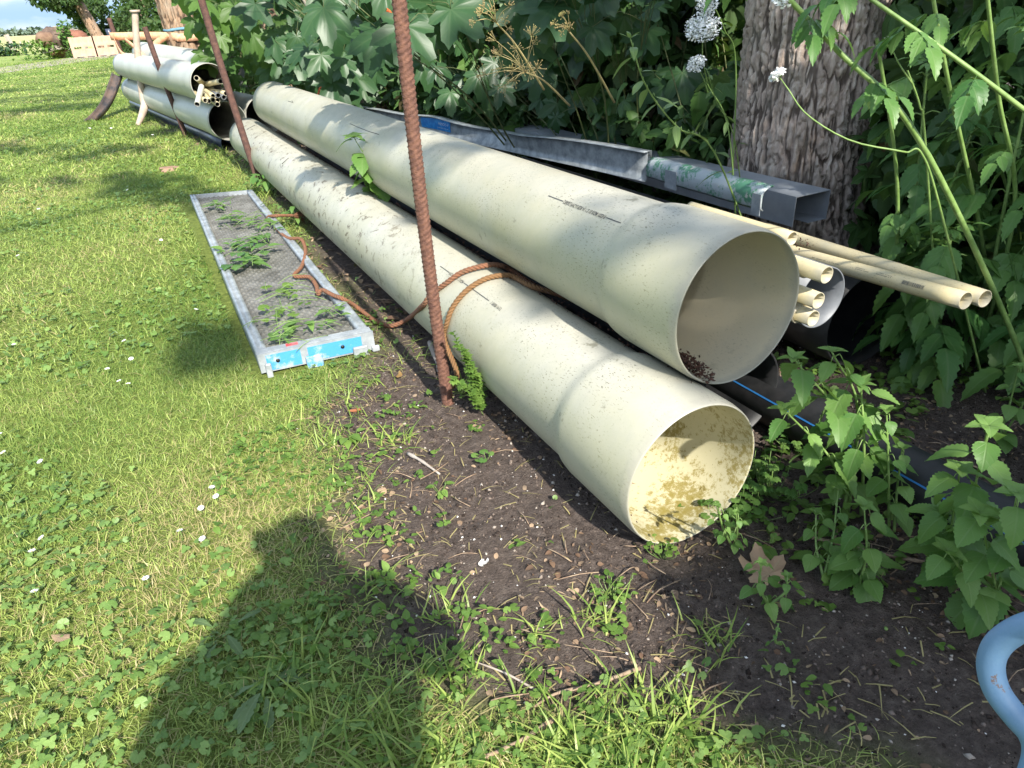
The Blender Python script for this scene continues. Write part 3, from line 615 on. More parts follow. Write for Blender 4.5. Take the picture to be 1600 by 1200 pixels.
for a, b, lab in (((1509, 470, 1.10), (1262, 401, 1.74), 'long cream conduit printed with a small barcode, sticking out over the black pipe'), ((1539, 467, 1.09), (1262, 379, 1.84), 'long plain cream conduit reaching furthest right, behind the one with a barcode')):
    p0, p1 = atY(*a), atY(*b); d = nrm(p1-p0); yaw = math.atan2(d[0], d[1]); ti = math.asin(d[2])
    o = plain_pipe('long_conduit', lab, p0, 1.02, .0265, cond_m, cond_m, yaw, ti, t=.0025, k=32)
    M = basis(d)
    if 'small barcode' in lab:
        b_ = MB(); toc = nrm(CP-p0); sa = toc-d*(toc@d); sa = nrm(sa); ta = np.cross(d, sa); rr = .0271
        def strip(s0, s1, a0, a1):
            V = [p0+d*s+rr*(sa*math.cos(a)+ta*math.sin(a)) for s in (s0, s1) for a in np.linspace(a0, a1, 4)]; b_.add(V, np.array([(j, j+1, j+5, j+4) for j in range(3)]))
        s = .125
        while s < .205: wd = random.choice((.0008, .0014, .0022)); strip(s, s+wd, -.10, .38); s += wd+random.choice((.0009, .0016))
        for s0, s1, a0, nch in ((.25, .31, .18, 16), (.25, .30, .38, 9), (.34, .41, .12, 16), (.36, .40, .32, 8), (.47, .60, .05, 30)):
            for k in range(nch):
                s = s0+(s1-s0)*k/nch
                if random.random() < .85: strip(s, s+.0022, a0, a0+.09)
        b_.build('printed_marks', ink, o, False)
crumbs('leaf_debris', 'brown crumbs lodged on top of the conduits beside the dark duct', [atY(1250, 379, 1.74), atY(1222, 362, 1.8)], 50, (.02, .03, .006), .004, debris_m)

# slate-coloured square duct and the dented galvanised plank on top
def ring_section(w_, h_, t): return [(0, 0), (w_, 0), (w_, h_), (0, h_)]
t_ = .003; P0 = np.array([2.515, 2.19, .37]); P1 = P0+np.array([0, 2.9, 0])
ch = [(0, 0), (.215, 0), (.215, .05), (.215-t_, .05), (.215-t_, t_), (t_, t_)]
b = MB(); V, F = extrude([(0, 0), (0, .135), (.215, .135), (.215, 0), (.215-t_, 0), (.215-t_, .135-t_), (t_, .135-t_), (t_, 0)], P0, P1, True, 14, (0, 0, 1)); b.add(V, F)
b.add(*extrude([(.10, 0), (.215-t_-.001, 0), (.215-t_-.001, t_), (.10, t_)], P0+(0, .003, 0), P1, True, 2))
duct = tag(b.build('square_duct', galv_dk, smooth=False, loc=P0), 'dark grey square sheet metal duct with its open end in front of the big trunk', 'duct')
duct.data.materials[0] = simple('duct_sheet', (.23, .25, .275), (.30, .32, .345), .45, .1, sc=5, bump=.05)
pk0 = np.array([2.325, 3.02, .46]); pk1 = np.array([1.80, 6.5, .50])
plank = empty('scaffold_board', 'dented galvanised steel board with a blue sticker lying on the upper pipe side', 'scaffold board', pk1)
n = 40; V = []; sec = [(-.012, .0), (0, 0), (.006, .05), (.0, .10), (.002, .142), (-.010, .150), (-.024, .147), (-.03, .15), (.03, .153), (.034, .12)]
M = basis(pk1-pk0); k = len(sec)
for i in range(n):
    t = i/(n-1); dent = .050*math.exp(-((t-.42)/.10)**2)-.022*math.exp(-((t-.30)/.05)**2)+.012*math.sin(t*23)*t; hs = 1-.35*sstep(np.array(t), .0, 1.0)*1
    dz = -.030*math.exp(-((t-.40)/.16)**2)+.016*math.exp(-((t-.62)/.08)**2)
    V += [pk0+(pk1-pk0)*t+M[:, 0]*(s+dent*(h/.15)*(s < .1))+M[:, 2]*(h*hs+dz*(h/.15)) for s, h in sec]
i = np.arange(n-1)[:, None]*k; j = np.arange(k-1)[None]
F = np.stack([i+j, i+j+1, i+k+j+1, i+k+j], -1).reshape(-1, 4)
o = mesh('board_profile', V, F, galv, plank); m_ = o.modifiers.new('thickness', 'SOLIDIFY'); m_.thickness = .002
# blue sticker on the profile's upright face
def on_face(t, h, off=.003):
    dent = .050*math.exp(-((t-.42)/.10)**2)-.022*math.exp(-((t-.30)/.05)**2)+.012*math.sin(t*23)*t; hs = 1-.35*float(sstep(np.array(t), .0, 1.0)); dz = -.030*math.exp(-((t-.40)/.16)**2)+.016*math.exp(-((t-.62)/.08)**2)
    s = np.interp(h, [0, .05, .10, .142], [0, .006, .0, .002]); return pk0+(pk1-pk0)*t+M[:, 0]*(s+dent*(h/.15)-off)+M[:, 2]*(h*hs+dz*(h/.15))
def face_patch(t0, t1, h0, h1, off, name, mat, par, nn=8):
    V = [on_face(t0+(t1-t0)*a, h0+(h1-h0)*b_, off) for a in np.linspace(0, 1, nn) for b_ in np.linspace(0, 1, 4)]
    return mesh(name, V, np.array([(i*4+j, i*4+j+1, i*4+j+5, i*4+j+4) for i in range(nn-1) for j in range(3)]), mat, par)
st = face_patch(.56, .68, .045, .136, .004, 'blue_sticker', sticker_m, plank)
for (a0, a1, h0, h1) in ((.562, .592, .085, .100),): pass
cu = bpy.data.curves.new('t', 'FONT'); cu.body = 'HESCO-F'; cu.size = 1; ob = bpy.data.objects.new('t', cu); col.objects.link(ob); bpy.context.view_layer.update()
me = bpy.data.meshes.new_from_object(ob.evaluated_get(bpy.context.evaluated_depsgraph_get())); tv = np.array([v.co for v in me.vertices]); tfc = {}
for p in me.polygons: tfc.setdefault(len(p.vertices), []).append(tuple(p.vertices))
bpy.data.objects.remove(ob); tw_ = tv[:, 0].max()
for (ta, tb, h, hh) in ((.607, .566, .092, .030), (.612, .568, .062, .014)):
    mesh('sticker_text', [on_face(ta+(tb-ta)*x/tw_, h+hh*y, .0055) for x, y, _ in tv], [np.array(v) for v in tfc.values()], white_m, st, False)
# the near piece with worn green paint
q0 = np.array([2.245, 2.12, .500]); q1 = np.array([2.335, 3.02, .478])
rail = empty('scaffold_rail', 'short galvanised rail with worn green paint and bent end tabs above the dark duct', 'scaffold rail', q0)
b = MB(); sec = [(0, 0), (-.012, .012), (-.012, .06), (-.004, .085), (.02, .10), (.045, .102), (.05, .096), (.022, .093), (.0, .08), (-.008, .058), (-.008, .014), (.004, .003)]
V, F = extrude(sec, q0, q1, True, 30); V = np.asarray(V); V = V+(fbm(V*[30, 30, 30])-.5)[:, None]*.006; b.add(V, F); b.build('rail_profile', zinc_green, rail)
M2 = basis(q1-q0)
for s, wd in ((.0, .055), (.62, .10)):
    Vb, Fb = box(-.016, -.0125, s, s+wd, -.018, .07); mesh('rail_tab', xform(Vb, M2, q0), Fb, galv_dk, rail, False)

# ---------------------------------------------------------------- rusty bars
def rebar(label, p0, p1, r, mat, rib=True, k=18, cat='steel bar', name='rusty_bar'):
    p0 = np.array(p0, float); p1 = np.array(p1, float); L = np.linalg.norm(p1-p0); n = int(L/(.002 if rib and r < .025 else .0045 if rib else .05)); M = basis(p1-p0, (0, 1, 0)); s = np.linspace(-.12, L, n)
    a = np.arange(k)*2*math.pi/k; S, A = np.meshgrid(s, a, indexing='ij')
    if rib:
        ph = (S/.017+A/(2*math.pi)*4) % 1; rr = r*(.93+.17*np.exp(-((ph-.5)/.17)**2)*(np.abs(np.sin(A)) > .14)+.10*(np.abs(np.sin(A)) < .14))
        rr = rr+(vnoise(np.stack([S*90, A*3, A*0], -1))-.5)*r*.05
    else: rr = r+0*S
    bend = .012*np.sin(S/L*3.1)
    V = p0+M[:, 1]*S[..., None]+M[:, 0]*(rr*np.cos(A)+bend)[..., None]+M[:, 2]*(rr*np.sin(A))[..., None]; V = V.reshape(-1, 3)
    i = np.arange(n-1)[:, None]*k; j = np.arange(k)[None]; j2 = (j+1) % k
    return tag(mesh(name, V, [np.stack([i+j, i+j2, i+k+j2, i+k+j], -1).reshape(-1, 4), (np.arange(k)+(n-1)*k)[None]], mat, loc=p0), label, cat)
def ext_to(p0, p1, z): p0 = np.array(p0); p1 = np.array(p1); return p0+(p1-p0)*(z-p0[2])/(p1[2]-p0[2])
rp0 = atZ(700, 632); rebar('thick ribbed rusty steel bar standing upright in front of the two cream pipes', rp0, ext_to(rp0, atY(627, 0, rp0[1]), 1.62), .0215, rust_m)
rp1 = atZ(404, 284); rebar('leaning rusty bar crossing in front of the far ends of the front pipes', rp1, ext_to(rp1, atY(316, 0, rp1[1]), 1.75), .029, rust_far, True, 12)
rp2 = atZ(291, 213); rebar('rusty bar leaning left before the far pipe stack, right of the bare stake', rp2, atY(226, 42, rp2[1]), .031, rust_far, True, 10)
rp3 = atZ(222, 168); rebar('furthest rusty bar, with the orange strap tied round it', rp3, atY(170, 28, rp3[1]), .038, rust_far, False, 10)

# ---------------------------------------------------------------- scaffold deck lying on the grass
A_ = np.array([.203, 2.80, 0]); B_ = np.array([.680, 2.765, 0]); Cc = np.array([.250, 6.25, 0]); D_ = np.array([.715, 6.1, 0]); dz = .012
deck = empty('scaffold_deck', 'flat galvanised scaffold deck with a blue end plate lying on the grass', 'scaffold deck', A_)
H = .085
def dq(u, v, z): return (A_*(1-u)+B_*u)*(1-v)+(Cc*(1-u)+D_*u)*v+np.array([0, 0, z+dz])
nu, nv = 130, 820; U_, V_ = np.meshgrid(np.linspace(.07, .93, nu), np.linspace(.01, .995, nv))
row = np.floor(V_*110); hp = .0065*np.maximum(0, np.sin(U_*2*math.pi*13+row*math.pi))**.7*np.abs(np.sin(V_*110*math.pi))**.7
Vd = ((A_*(1-U_[..., None])+B_*U_[..., None])*(1-V_[..., None])+(Cc*(1-U_[..., None])+D_*U_[..., None])*V_[..., None]); Vd[..., 2] += H-.034+dz+hp+.006*np.sin(V_*14)*np.sin(U_*3)
i = np.arange(nv-1)[:, None]*nu; j = np.arange(nu-1)[None]
mesh('deck_surface', Vd, np.stack([i+j, i+j+1, i+nu+j+1, i+nu+j], -1).reshape(-1, 4), deck_m, deck)
for u0, sgn in ((0, 1), (1, -1)):
    e = .476; sec = [(0, 0), (0, H), (.012, H+.004), (.020, H-.002), (.028, H+.004), (.044, H), (.046, H-.028), (.041, H-.028), (.040, H-.006), (.006, H-.006), (.006, 0)]
    sec = [(sgn*s, h) for s, h in sec]
    if sgn < 0: sec = sec[::-1]
    V, F = extrude(sec, dq(u0, .0, 0), dq(u0, 1, 0), True, 40); V = V+(fbm(V*[8, 3, 8])-.5)[:, None]*np.array([.006, 0, .004]); mesh('side_rail', V, F, galv, deck)
pl = MB(); FD = nrm(B_-A_); FN = np.array([FD[1], -FD[0], 0.]); W_ = np.linalg.norm(B_-A_)
def fbox(a0, a1, n0, n1, z0, z1): V, F = box(a0, a1, n0, n1, z0, z1); M3 = np.stack([FD, FN, [0, 0, 1.]], -1); return xform(V, M3, A_+(0, 0, dz)), F
pl.add(*fbox(.0, W_+.005, .0, .012, .006, H+.006)); pl.add(*fbox(.0, W_, -.045, .0, H-.002, H+.007))
epl = pl.build('end_plate', galv_dk, deck, False)
pl = MB(); pl.add(*fbox(.03, .17, .012, .0145, .012, H-.004)); pl.add(*fbox(.20, W_-.05, .012, .0145, .014, H-.006)); pl.build('blue_paint', blue_worn, epl, False)
for a in (.075, .345):
    P = [A_+FD*a+FN*(.0155+s)+(0, 0, dz+.050) for s in (0, .001)]; V, F = tube(P, .0085, 14); mesh('bolt_hole', V, F, black_pl, epl)
for (a0, a1, z0, z1, mm) in ((.185, .255, -.018, .045, blue_worn), (.385, .45, -.02, .04, galv_dk), (.02, .045, -.045, .05, galv), (W_-.012, W_+.022, .0, .028, galv_dk)):
    b = MB(); b.add(*fbox(a0, a1, .015, .030, z0, z1)); o = b.build('hook', mm, deck, False); m_ = o.modifiers.new('bevel', 'BEVEL'); m_.width = .006; m_.segments = 2
b = MB(); b.add(*fbox(.12, .17, -.040, -.012, H+.0072, H+.0082)); b.build('red_mark', red_m, epl, False)
b = MB(); q_ = [dq(u, v, z) for z in (0, H) for v in (.997, 1.003) for u in (0, 1)]; b.add(q_, box(0, 1, 0, 1, 0, 1)[1]); b.build('end_plate', galv_dk, deck, False)
# ---------------------------------------------------------------- ropes
def rope(name, label, pts, r, mat, n=None, fray=0, cat='rope', pitch=.05):
    P0 = curve(pts, 400); Ls = np.r_[0, np.cumsum(np.linalg.norm(np.diff(P0, axis=0), axis=1))]; n = n or int(Ls[-1]/.004)
    P = np.stack([np.interp(np.linspace(0, Ls[-1], n), Ls, P0[:, i]) for i in range(3)], -1); T, N, B = frames(P); s = np.linspace(0, Ls[-1], n); b = MB()
    for k in range(3):
        a = s/pitch*2*math.pi+k*2*math.pi/3; b.add(*tube(P+(N*np.cos(a)[:, None]+B*np.sin(a)[:, None])*r*.52, r*.56, 7))
    for k in range(fray):
        d = nrm(P[-1]-P[-6])+rng.normal(0, .22, 3); b.add(*tube(curve([P[-1]-T[-1]*.01, P[-1]+d*.05, P[-1]+d*random.uniform(.07, .12)+(0, 0, -.01)], 5), .0012, 4))
    return tag(b.build(name, mat, loc=P[0]), label, cat)
def onL(px, py, off=.011): return on_pipe(px, py, LC[0], LC[2], .2+off)
gp = lambda px, py, z=.015: atZ(px, py, z+.01)
crot = np.array([1.185, 2.15, .40])
r1 = [(1.30, 2.02, .355), (1.225, 2.06, .375), onL(838, 448), onL(802, 424, .016), onL(781, 415, .02), onL(758, 415, .02), onL(723, 425, .016), onL(699, 441, .012), onL(673, 461, .012), onL(660, 478, .012), gp(636, 499, .06), gp(609, 509), gp(585, 500), gp(559, 481, .03), gp(536, 467, .10), gp(520, 461, .105), gp(504, 453, .10), gp(497, 459, .085),
      gp(494, 446, .075), gp(483, 433, .075), gp(460, 431, .075), gp(471, 417, .08), gp(477, 398, .085), gp(476, 384, .09), gp(469, 373, .105), gp(450, 372, .09), gp(437, 362, .075), gp(427, 350, .07), gp(418, 340, .075), gp(431, 337, .11), gp(458, 337, .075)]
rope('rope', 'brown orange rope looping over the lower pipe and snaking across the galvanised deck', r1, .0105, rope_m, fray=60)
r2 = [(1.30, 2.03, .33), (1.22, 2.08, .37), onL(830, 447), onL(805, 434), onL(788, 430, .014), onL(758, 436, .012), onL(729, 454), onL(708, 479), onL(698, 505), onL(694, 530), (.84, 2.2, .10), (.83, 2.24, .02)]
rope('rope', 'second orange rope bight hugging the lower pipe behind the thick rusty bar', r2, .0100, rope_y)
b0 = atY(567, 165, 6.9); b1 = atY(480, 8, 6.7)
br = curve([b0+(0, 0, -.6), b0, atY(530, 110, 6.8), atY(507, 62, 6.75), b1, b1+(b1-b0)*.6], 20)
o = MB(); o.add(*tube(br, np.linspace(.028, .016, 20), 10)); tag(o.build('sapling_stem', wood_grey, loc=br[0]), 'thin leaning brown sapling stem with an orange rope knotted round it', 'sapling')
kn = atY(510, 62, 6.72); P = curve([kn+(.02*math.cos(a), -.03+.03*math.sin(a*1.0), .03*math.sin(a*.5)) for a in np.linspace(0, 9, 12)]+[atY(520, 80, 6.6), atY(514, 100, 6.6), atY(505, 128, 6.6), atY(498, 152, 6.6), atY(492, 175, 6.6)], 200)
rope('rope', 'bright orange rope hanging from a knot on the thin leaning sapling stem', P[::4], .019, rope_o, pitch=.07)
P = curve([atY(585, -10, 4.2), atY(600, 8, 4.2), atY(612, 20, 4.2), atY(640, 26, 4.2), atY(690, 60, 4.2)], 30)
rope('rope', 'short orange rope among the leaves behind the top of the thick rusty bar', P, .016, rope_o)

# ---------------------------------------------------------------- the far stack
ys = R(5.2)*-1
G2 = 'far stack of grey white plastic pipes'
def far_pipe(label, near, far, r=.2):
    near = np.array(near); far = np.array(far); d = nrm(far-near); yaw = math.atan2(d[0], d[1]); ti = math.asin(d[2]); L = np.linalg.norm(far-near)
    return big_pipe('socket_pipe', label, near, L, r, pvc_far, black_in, r*1.055, .33, .01, True, yaw, ti, 'pipe', None, 1.0, 64)
black_in = simple('pipe_inside_dim', (.30, .29, .25), (.40, .39, .34), .6)
far_pipe('grey white plastic pipe at the bottom of the far stack, its dark mouth facing forward', (.94, 8.80, .335), (.16, 14.8, .34))
mid = far_pipe('grey white plastic pipe of the far stack with thin conduits poking out of its mouth', (.853, 8.8, .725), (.138, 14.7, .735))
far_pipe('grey white plastic pipe lying highest at the back of the far stack under the leaves', tuple(atY(354, 112, 9.6)), tuple(atY(226, 85, 15.2)))
far_pipe('grey white plastic pipe at the back bottom of the far stack, mostly hidden', (1.36, 8.95, .33), (.62, 14.9, .33))
o = MB()
for tt in (.06, .10, .37, .42, .80, .90, .915):
    pass
bar = [atZ(341, 228, .0), atZ(203, 163, .0)]
b = MB(); sec = [(-.09, 0), (-.09, .07), (-.06, .115), (.06, .115), (.09, .07), (.09, 0), (.082, 0), (.082, .066), (.056, .107), (-.056, .107), (-.082, .066), (-.082, 0)]
b.add(*extrude(sec, (.94, 9.25, .0), (.115, 15.9, .0), True, 12)); tag(b.build('gutter_profile', dark_prof, loc=(.86, 9.35, 0)), 'glossy dark blue plastic profile lying on the grass along the far stack', 'profile')
mc = np.array([.853, 8.8, .725]); md = nrm(np.array([.138, 14.7, .735])-mc)
spots = [(311, 159, 8.0, 305, 130), (397-50, 125, 8.2, 320, 128)]
for k, (px, py) in enumerate(((307, 124), (345, 127), (333, 150), (341, 149), (350, 152), (326, 158), (333, 156), (321, 157), (340, 157), (340, 163), (353, 146))):
    e = atY(px, py, 8.35+.02*(k % 3)) if k not in (0,) else atY(307, 122, 8.6)
    s = mc+md*(.5+.15*(k % 4))+np.array([.10*math.cos(k*2.3), 0, -.10+.04*(k % 3)])
    labs = ['thin conduit at the left lip of the middle far pipe', 'thin conduit pointing right out of the top of the middle far pipe', 'thin conduit in the row just below the mouth of the middle far pipe', 'dark ended conduit in the bundle below the middle far pipe', 'dark ended conduit right in the bundle below the middle far pipe', 'conduit second from the left in the bundle at the far stack',
            'cream conduit in the centre of the bundle at the far stack', 'cream conduit leftmost in the bundle at the far stack', 'cream conduit right of the centre of the bundle at the far stack', 'cream conduit hanging lowest in the bundle at the far stack', 'conduit highest at the right of the bundle at the far stack']
    plain_pipe('conduit', labs[k], e, float(np.linalg.norm(s-e)), .027 if k < 2 else .025, cond_m if k not in (3, 4) else grey_pvc, black_pl, math.atan2(s[0]-e[0], s[1]-e[1]), math.asin(nrm(s-e)[2]), t=.005, k=14, group='thin conduits at the mouth of the far stack')
P = [atY(308, 163, 8.3), atY(312, 145, 8.45), atY(315, 135, 8.62)]; P = [P[0], P[2]]
plain_pipe('conduit', 'pale conduit hanging steeply down from the mouth of the middle far pipe', P[0], float(np.linalg.norm(P[1]-P[0])), .028, pvc_far, black_pl, math.atan2(P[1][0]-P[0][0], P[1][1]-P[0][1]), math.asin(nrm(P[1]-P[0])[2]), t=.006, k=14)
# half gutter leaning on the stack
p0 = atZ(143, 190); p1 = atY(186, 115, 14.6); M = basis(p1-p0, nrm(np.array([-.6, -.6, .5]))); b = MB(); sec = [(.11*math.cos(a), -.10*math.sin(a)+.05) for a in np.linspace(0, math.pi, 12)]; sec += [(s*.93, h*.93+.002) for s, h in sec[::-1]]
n = 20; V = []
for i in range(n):
    t = i/(n-1); q = p0+(p1-p0)*t+(0, 0, -.10*math.sin(math.pi*t)); V += [q+M[:, 0]*s+M[:, 2]*h for s, h in sec]
k = len(sec); i = np.arange(n-1)[:, None]*k; j = np.arange(k)[None]; j2 = (j+1) % k
tag(mesh('half_pipe', V, [np.stack([i+j, i+j2, i+k+j2, i+k+j], -1).reshape(-1, 4)], simple('rubber_dirty', (.025, .025, .03), (.11, .075, .06), .6, sc=5), loc=p0), 'black half pipe with a dirty inside leaning from the grass onto the far stack', 'half pipe')
# bent bare stake
P = curve([atZ(215, 196), atY(221, 182, 12.65), atY(226, 165, 12.75), atY(224, 155, 12.8), atY(220, 130, 12.8), atY(213, 60, 12.7), atY(211, 18, 12.65)], 60)
b = MB(); b.add(*tube(P, np.interp(np.linspace(0, 1, 60), [0, .15, .3, 1], [.03, .045, .055, .042])*(1+.08*vnoise(P*12)), 10)); b.add(*tube([P[-1]-(0, 0, .01), P[-1]+(0, 0, .02)], .07, 10))
tag(b.build('wooden_stake', wood_pale, loc=P[0]), 'bent bare wooden stake leaning upright against the far stack', 'stake')
# orange straps
def strap(name, label, P, wd=.055, n=24, parent=None, twist=0.0):
    P = curve(P, n); T = nrm(np.gradient(P, axis=0)); up = np.array([0, 0, 1.]); V = []
    for i, (p, t) in enumerate(zip(P, T)):
        a = twist*i/n; s = nrm(up-t*(up@t)); q = np.cross(t, s); s = s*math.cos(a)+q*math.sin(a); V += [p-s*wd, p+s*wd, p+s*wd+q*.003, p-s*wd+q*.003]
    i = np.arange(n-1)[:, None]*4; j = np.arange(4)[None]; j2 = (j+1) % 4; F = [np.stack([i+j, i+j2, i+4+j2, i+4+j], -1).reshape(-1, 4)]
    return mesh(name, V, F, strap_m, parent)
TC = np.array([1.16, 14.0, 0])
stp = empty('ratchet_strap', 'bright orange lashing strap stretched from a rusty bar to the far trunk', 'strap', atY(178, 57, 14.7))
tr_ = [TC+(.29*math.cos(a), .29*math.sin(a), 1.12) for a in np.linspace(4.2, 7.6, 8)]
strap('strap_band', '', [atY(172, 56, 14.9), atY(178, 57, 14.7), atY(225, 56, 14.3), atY(270, 57, 13.8)]+tr_, .06, 40, stp)
strap('strap_band', '', [atY(176, 52, 14.7), atY(182, 70, 14.6), atY(192, 86, 14.3), atY(205, 90, 14.1), atY(222, 88, 14.0), atY(228, 86, 14.0)], .055, 24, stp)
strap('strap_band', '', [atY(196, 62, 14.5), atY(206, 70, 14.3), atY(216, 79, 14.2), atY(226, 88, 14.0)], .035, 16, stp)
strap('strap_band', '', [atY(240, 71, 14.1), atY(247, 65, 14.0), atY(255, 60, 13.9), atY(262, 56, 13.85)], .045, 16, stp, .8)

# blue painted tube handle close to the camera
dd = 1.15; hp_ = [(1720, 990), (1665, 968), (1615, 975), (1580, 990), (1556, 1012), (1548, 1042), (1558, 1080), (1586, 1118), (1612, 1148), (1620, 1180), (1608, 1225), (1588, 1290)]
P = [CP+ray(*p)*(dd+.016*i) for i, p in enumerate(hp_)]; end = P[-1]
P = curve([P[0]+(.30, -.10, -.02)]+P+[np.array([end[0]+.05, end[1]-.05, end[2]-.12]), np.array([end[0]+.12, end[1]-.10, .02])], 120)
hb = empty('handle_frame', 'blue painted bent tube handle with small rust chips at the corner of the bed', 'handle', P[-1])
V, F = tube(P, .0172, 28); mesh('bent_tube', V, F, handle_m, hb)


# ---------------------------------------------------------------- plants one can tell apart
def petiole(b, p0, p1, r=.0016): b.add(*tube(curve([p0, (np.array(p0)+p1)/2+(0, 0, .012), p1], 5), [r*1.3, r*1.2, r, r, r*.8], 5))
def plant(name, label, cat, stems, T, lm, sm, size=.1, nodes=7, t0=.2, r=.006, per=2, el=(-.2, .5), pet=.04, group=None, tip=True, az0=None, twist=1.57, shrink=.45, kids=None):
    """stems: lists of points from the ground up; leaves sit in opposite pairs along them"""
    base = np.array(stems[0][0]); e = empty(name, label, cat, base, group); sb = MB(); lv = Leaves()
    for st in stems:
        P = curve(st, 24); sb.add(*tube(P, np.linspace(r, r*.45, 24), 8)); a = random.uniform(0, 6.28) if az0 is None else az0
        for q in np.linspace(t0, .97, nodes):
            p = P[int(q*23)]; s = size*(1-shrink*q)*random.uniform(.75, 1.15); a += twist
            for k in range(per):
                aa = a+k*2*math.pi/per+random.gauss(0, .25); ee = random.uniform(*el); d = np.array([math.cos(aa)*math.cos(ee), math.sin(aa)*math.cos(ee), math.sin(ee)])
                q1 = p+d*pet*random.uniform(.6, 1.3); petiole(sb, p, q1, r*.28); lv.one(T, q1, d+(0, 0, -.25), s)
        if tip:
            for k in range(5):
                aa = k*1.26; lv.one(T, P[-1], (math.cos(aa), math.sin(aa), random.uniform(.3, 1)), size*.35, rnd=.95)
    sb.build('stem', sm, e); lv.build('foliage', lm, e); return e, lv
def gp0(x, y): return np.array([x, y, gz(x, y)])
def fw(px, py, y): return atY(px, py, y)
# valerian clumps at the right hand side: (base, tops)
VL = [((2.56, .80), [(2.54, .80, .60), (2.62, .84, .50)], 'valerian with drooping toothed leaflets below the conduit tips at the right'),
      ((2.66, 1.10), [(2.64, 1.10, .95), (2.72, 1.14, .72)], 'tall valerian clump just right of the printed conduit ends'),
      ((2.70, 1.36), [(2.62, 1.42, 1.15), (2.72, 1.30, .85)], 'valerian growing behind the tips of the long conduits'),
      ((2.78, 1.72), [(2.62, 1.78, 1.05), (2.75, 1.65, .8), (2.9, 1.7, .95)], 'valerian clump touching the open end of the square duct'),
      ((3.05, 1.45), [(2.9, 1.5, 1.25), (3.1, 1.4, 1.0)], 'tall valerian between the big trunk and the right edge, behind the conduit tips'),
      ((2.72, .78), [(2.6, .8, .95), (2.8, .85, .7)], 'dense valerian clump at the right edge above the nettles'),
      ((3.35, 1.95), [(3.2, 1.9, 1.3), (3.4, 2.0, 1.1)], 'valerian close beside the bark at the right of the big trunk'),
      ((3.5, 1.2), [(3.3, 1.25, 1.35), (3.6, 1.1, 1.2)], 'tall valerian in the upper right corner in front of the lit ground'),
      ((2.10, .55), [(2.05, .58, .35), (2.16, .5, .28)], 'low valerian shoots behind the nettles by the black water pipe'),
      ((2.45, 1.45), [(2.42, 1.42, .55), (2.52, 1.5, .48)], 'short valerian growing beside the rim of the wide black pipe'),
      ((3.0, 1.0), [(2.9, 1.02, 1.0), (3.05, .95, .8)], 'leafy valerian half way up the right edge')]
v2 = T_val[2]; v0 = T_val[0]
T_pin2 = [multi([(v2, rz(0, .50, -.25), (0, .55, -.14))]+[(random.choice(T_val), rz(s*(.85-.2*t), .46*(1-.15*t), -.45), (0, t*.60, -.16*t*t)) for t in (.30, .58) for s in (-1, 1)]+[(strip_leaf(lambda t: .008, 3, 0, .16), np.eye(3)*.60, (0, 0, 0))]) for _ in range(3)]
for (bx, by), tops, lab in VL:
    b0_ = gp0(bx, by); stems = [[b0_, (b0_+np.array(t))/2+rng.normal(0, .02, 3), np.array(t)] for t in tops]
    plant('valerian_plant', lab, 'plant', stems, T_pin2, L_val, stem_g, .30, 7, .2, .0085, 2, (-.3, .35), .05, shrink=.25)
# long leaning flower stalks crossing the upper right
def stalk(label, pts, r, umb=(), leaves=3):
    P = curve(pts, 50); e = empty('valerian_stalk', label, 'plant', P[0]); sb = MB(); a = np.arange(16)*2*math.pi/16
    T, N, B = frames(P); rr = np.linspace(r, r*.6, 50)[:, None]*(1+.07*np.cos(a*8))[None]
    V = (P[:, None]+rr[..., None]*(np.cos(a)[None, :, None]*N[:, None]+np.sin(a)[None, :, None]*B[:, None])).reshape(-1, 3); i = np.arange(49)[:, None]*16; j = np.arange(16)[None]; j2 = (j+1) % 16
    sb.add(V, np.stack([i+j, i+j2, i+16+j2, i+16+j], -1).reshape(-1, 4)); lv = Leaves()
    for q in np.linspace(.52, .9, leaves):
        p = P[int(q*49)]
        for k in (0, 1): az = k*math.pi+random.uniform(0, 6); d = np.array([math.cos(az), math.sin(az), -.2]); lv.one(T_pin2, p, d, .15)
    sb.build('stem', stem_g, e)
    if leaves: lv.build('foliage', L_val, e)
    for (path, rad, n) in umb:
        s2 = MB(); Q = curve(path, 16); s2.add(*tube(Q, np.linspace(.0028, .0016, 16), 6)); c = Q[-1]; fl = MB(); up = nrm(Q[-1]-Q[-4])
        pent = np.array([(math.cos(t), math.sin(t), .0) for t in np.arange(5)*1.2566]+[(0, 0, -.4)]); pf = np.array([(i, (i+1) % 5, 5) for i in range(5)])
        for k in range(n):
            o = rng.normal(0, 1, 3); o = o-up*min(0, o@up)*.8; o = nrm(o)*rad*random.uniform(.3, 1); o = o-up*(o@up)*.45; f = c+o+up*rad*.5
            if k % 6 == 0: s2.add(*tube([c, c+o*.6+up*rad*.2, f], .0008, 4))
            fl.add(xform(pent*.0050*random.uniform(.7, 1.3), basis(rng.normal(0, 1, 3)), f), pf)
        h = s2.build('flower_stem', stem_g, e); fl.build('flower_head', petal, h, False)
    return e
stalk('thick pale green valerian stalk leaning across the big trunk from the upper left', [gp0(2.42, 1.0), atY(1592, 548, 1.08), atY(1440, 225, 1.20), atY(1305, 75, 1.35), atY(1215, -20, 1.42), atY(1150, -90, 1.5)], .0085,
      [([atY(1243, 15, 1.4), atY(1235, 5, 1.4), atY(1226, -2, 1.38)], .025, 90)], 3)
stalk('long valerian stalk crossing the top right corner', [gp0(2.60, .70), (2.3, .84, .75), atY(1600, 172, 1.0), atY(1480, 82, 1.12), atY(1370, 5, 1.25), atY(1290, -50, 1.36)], .0065, (), 3)
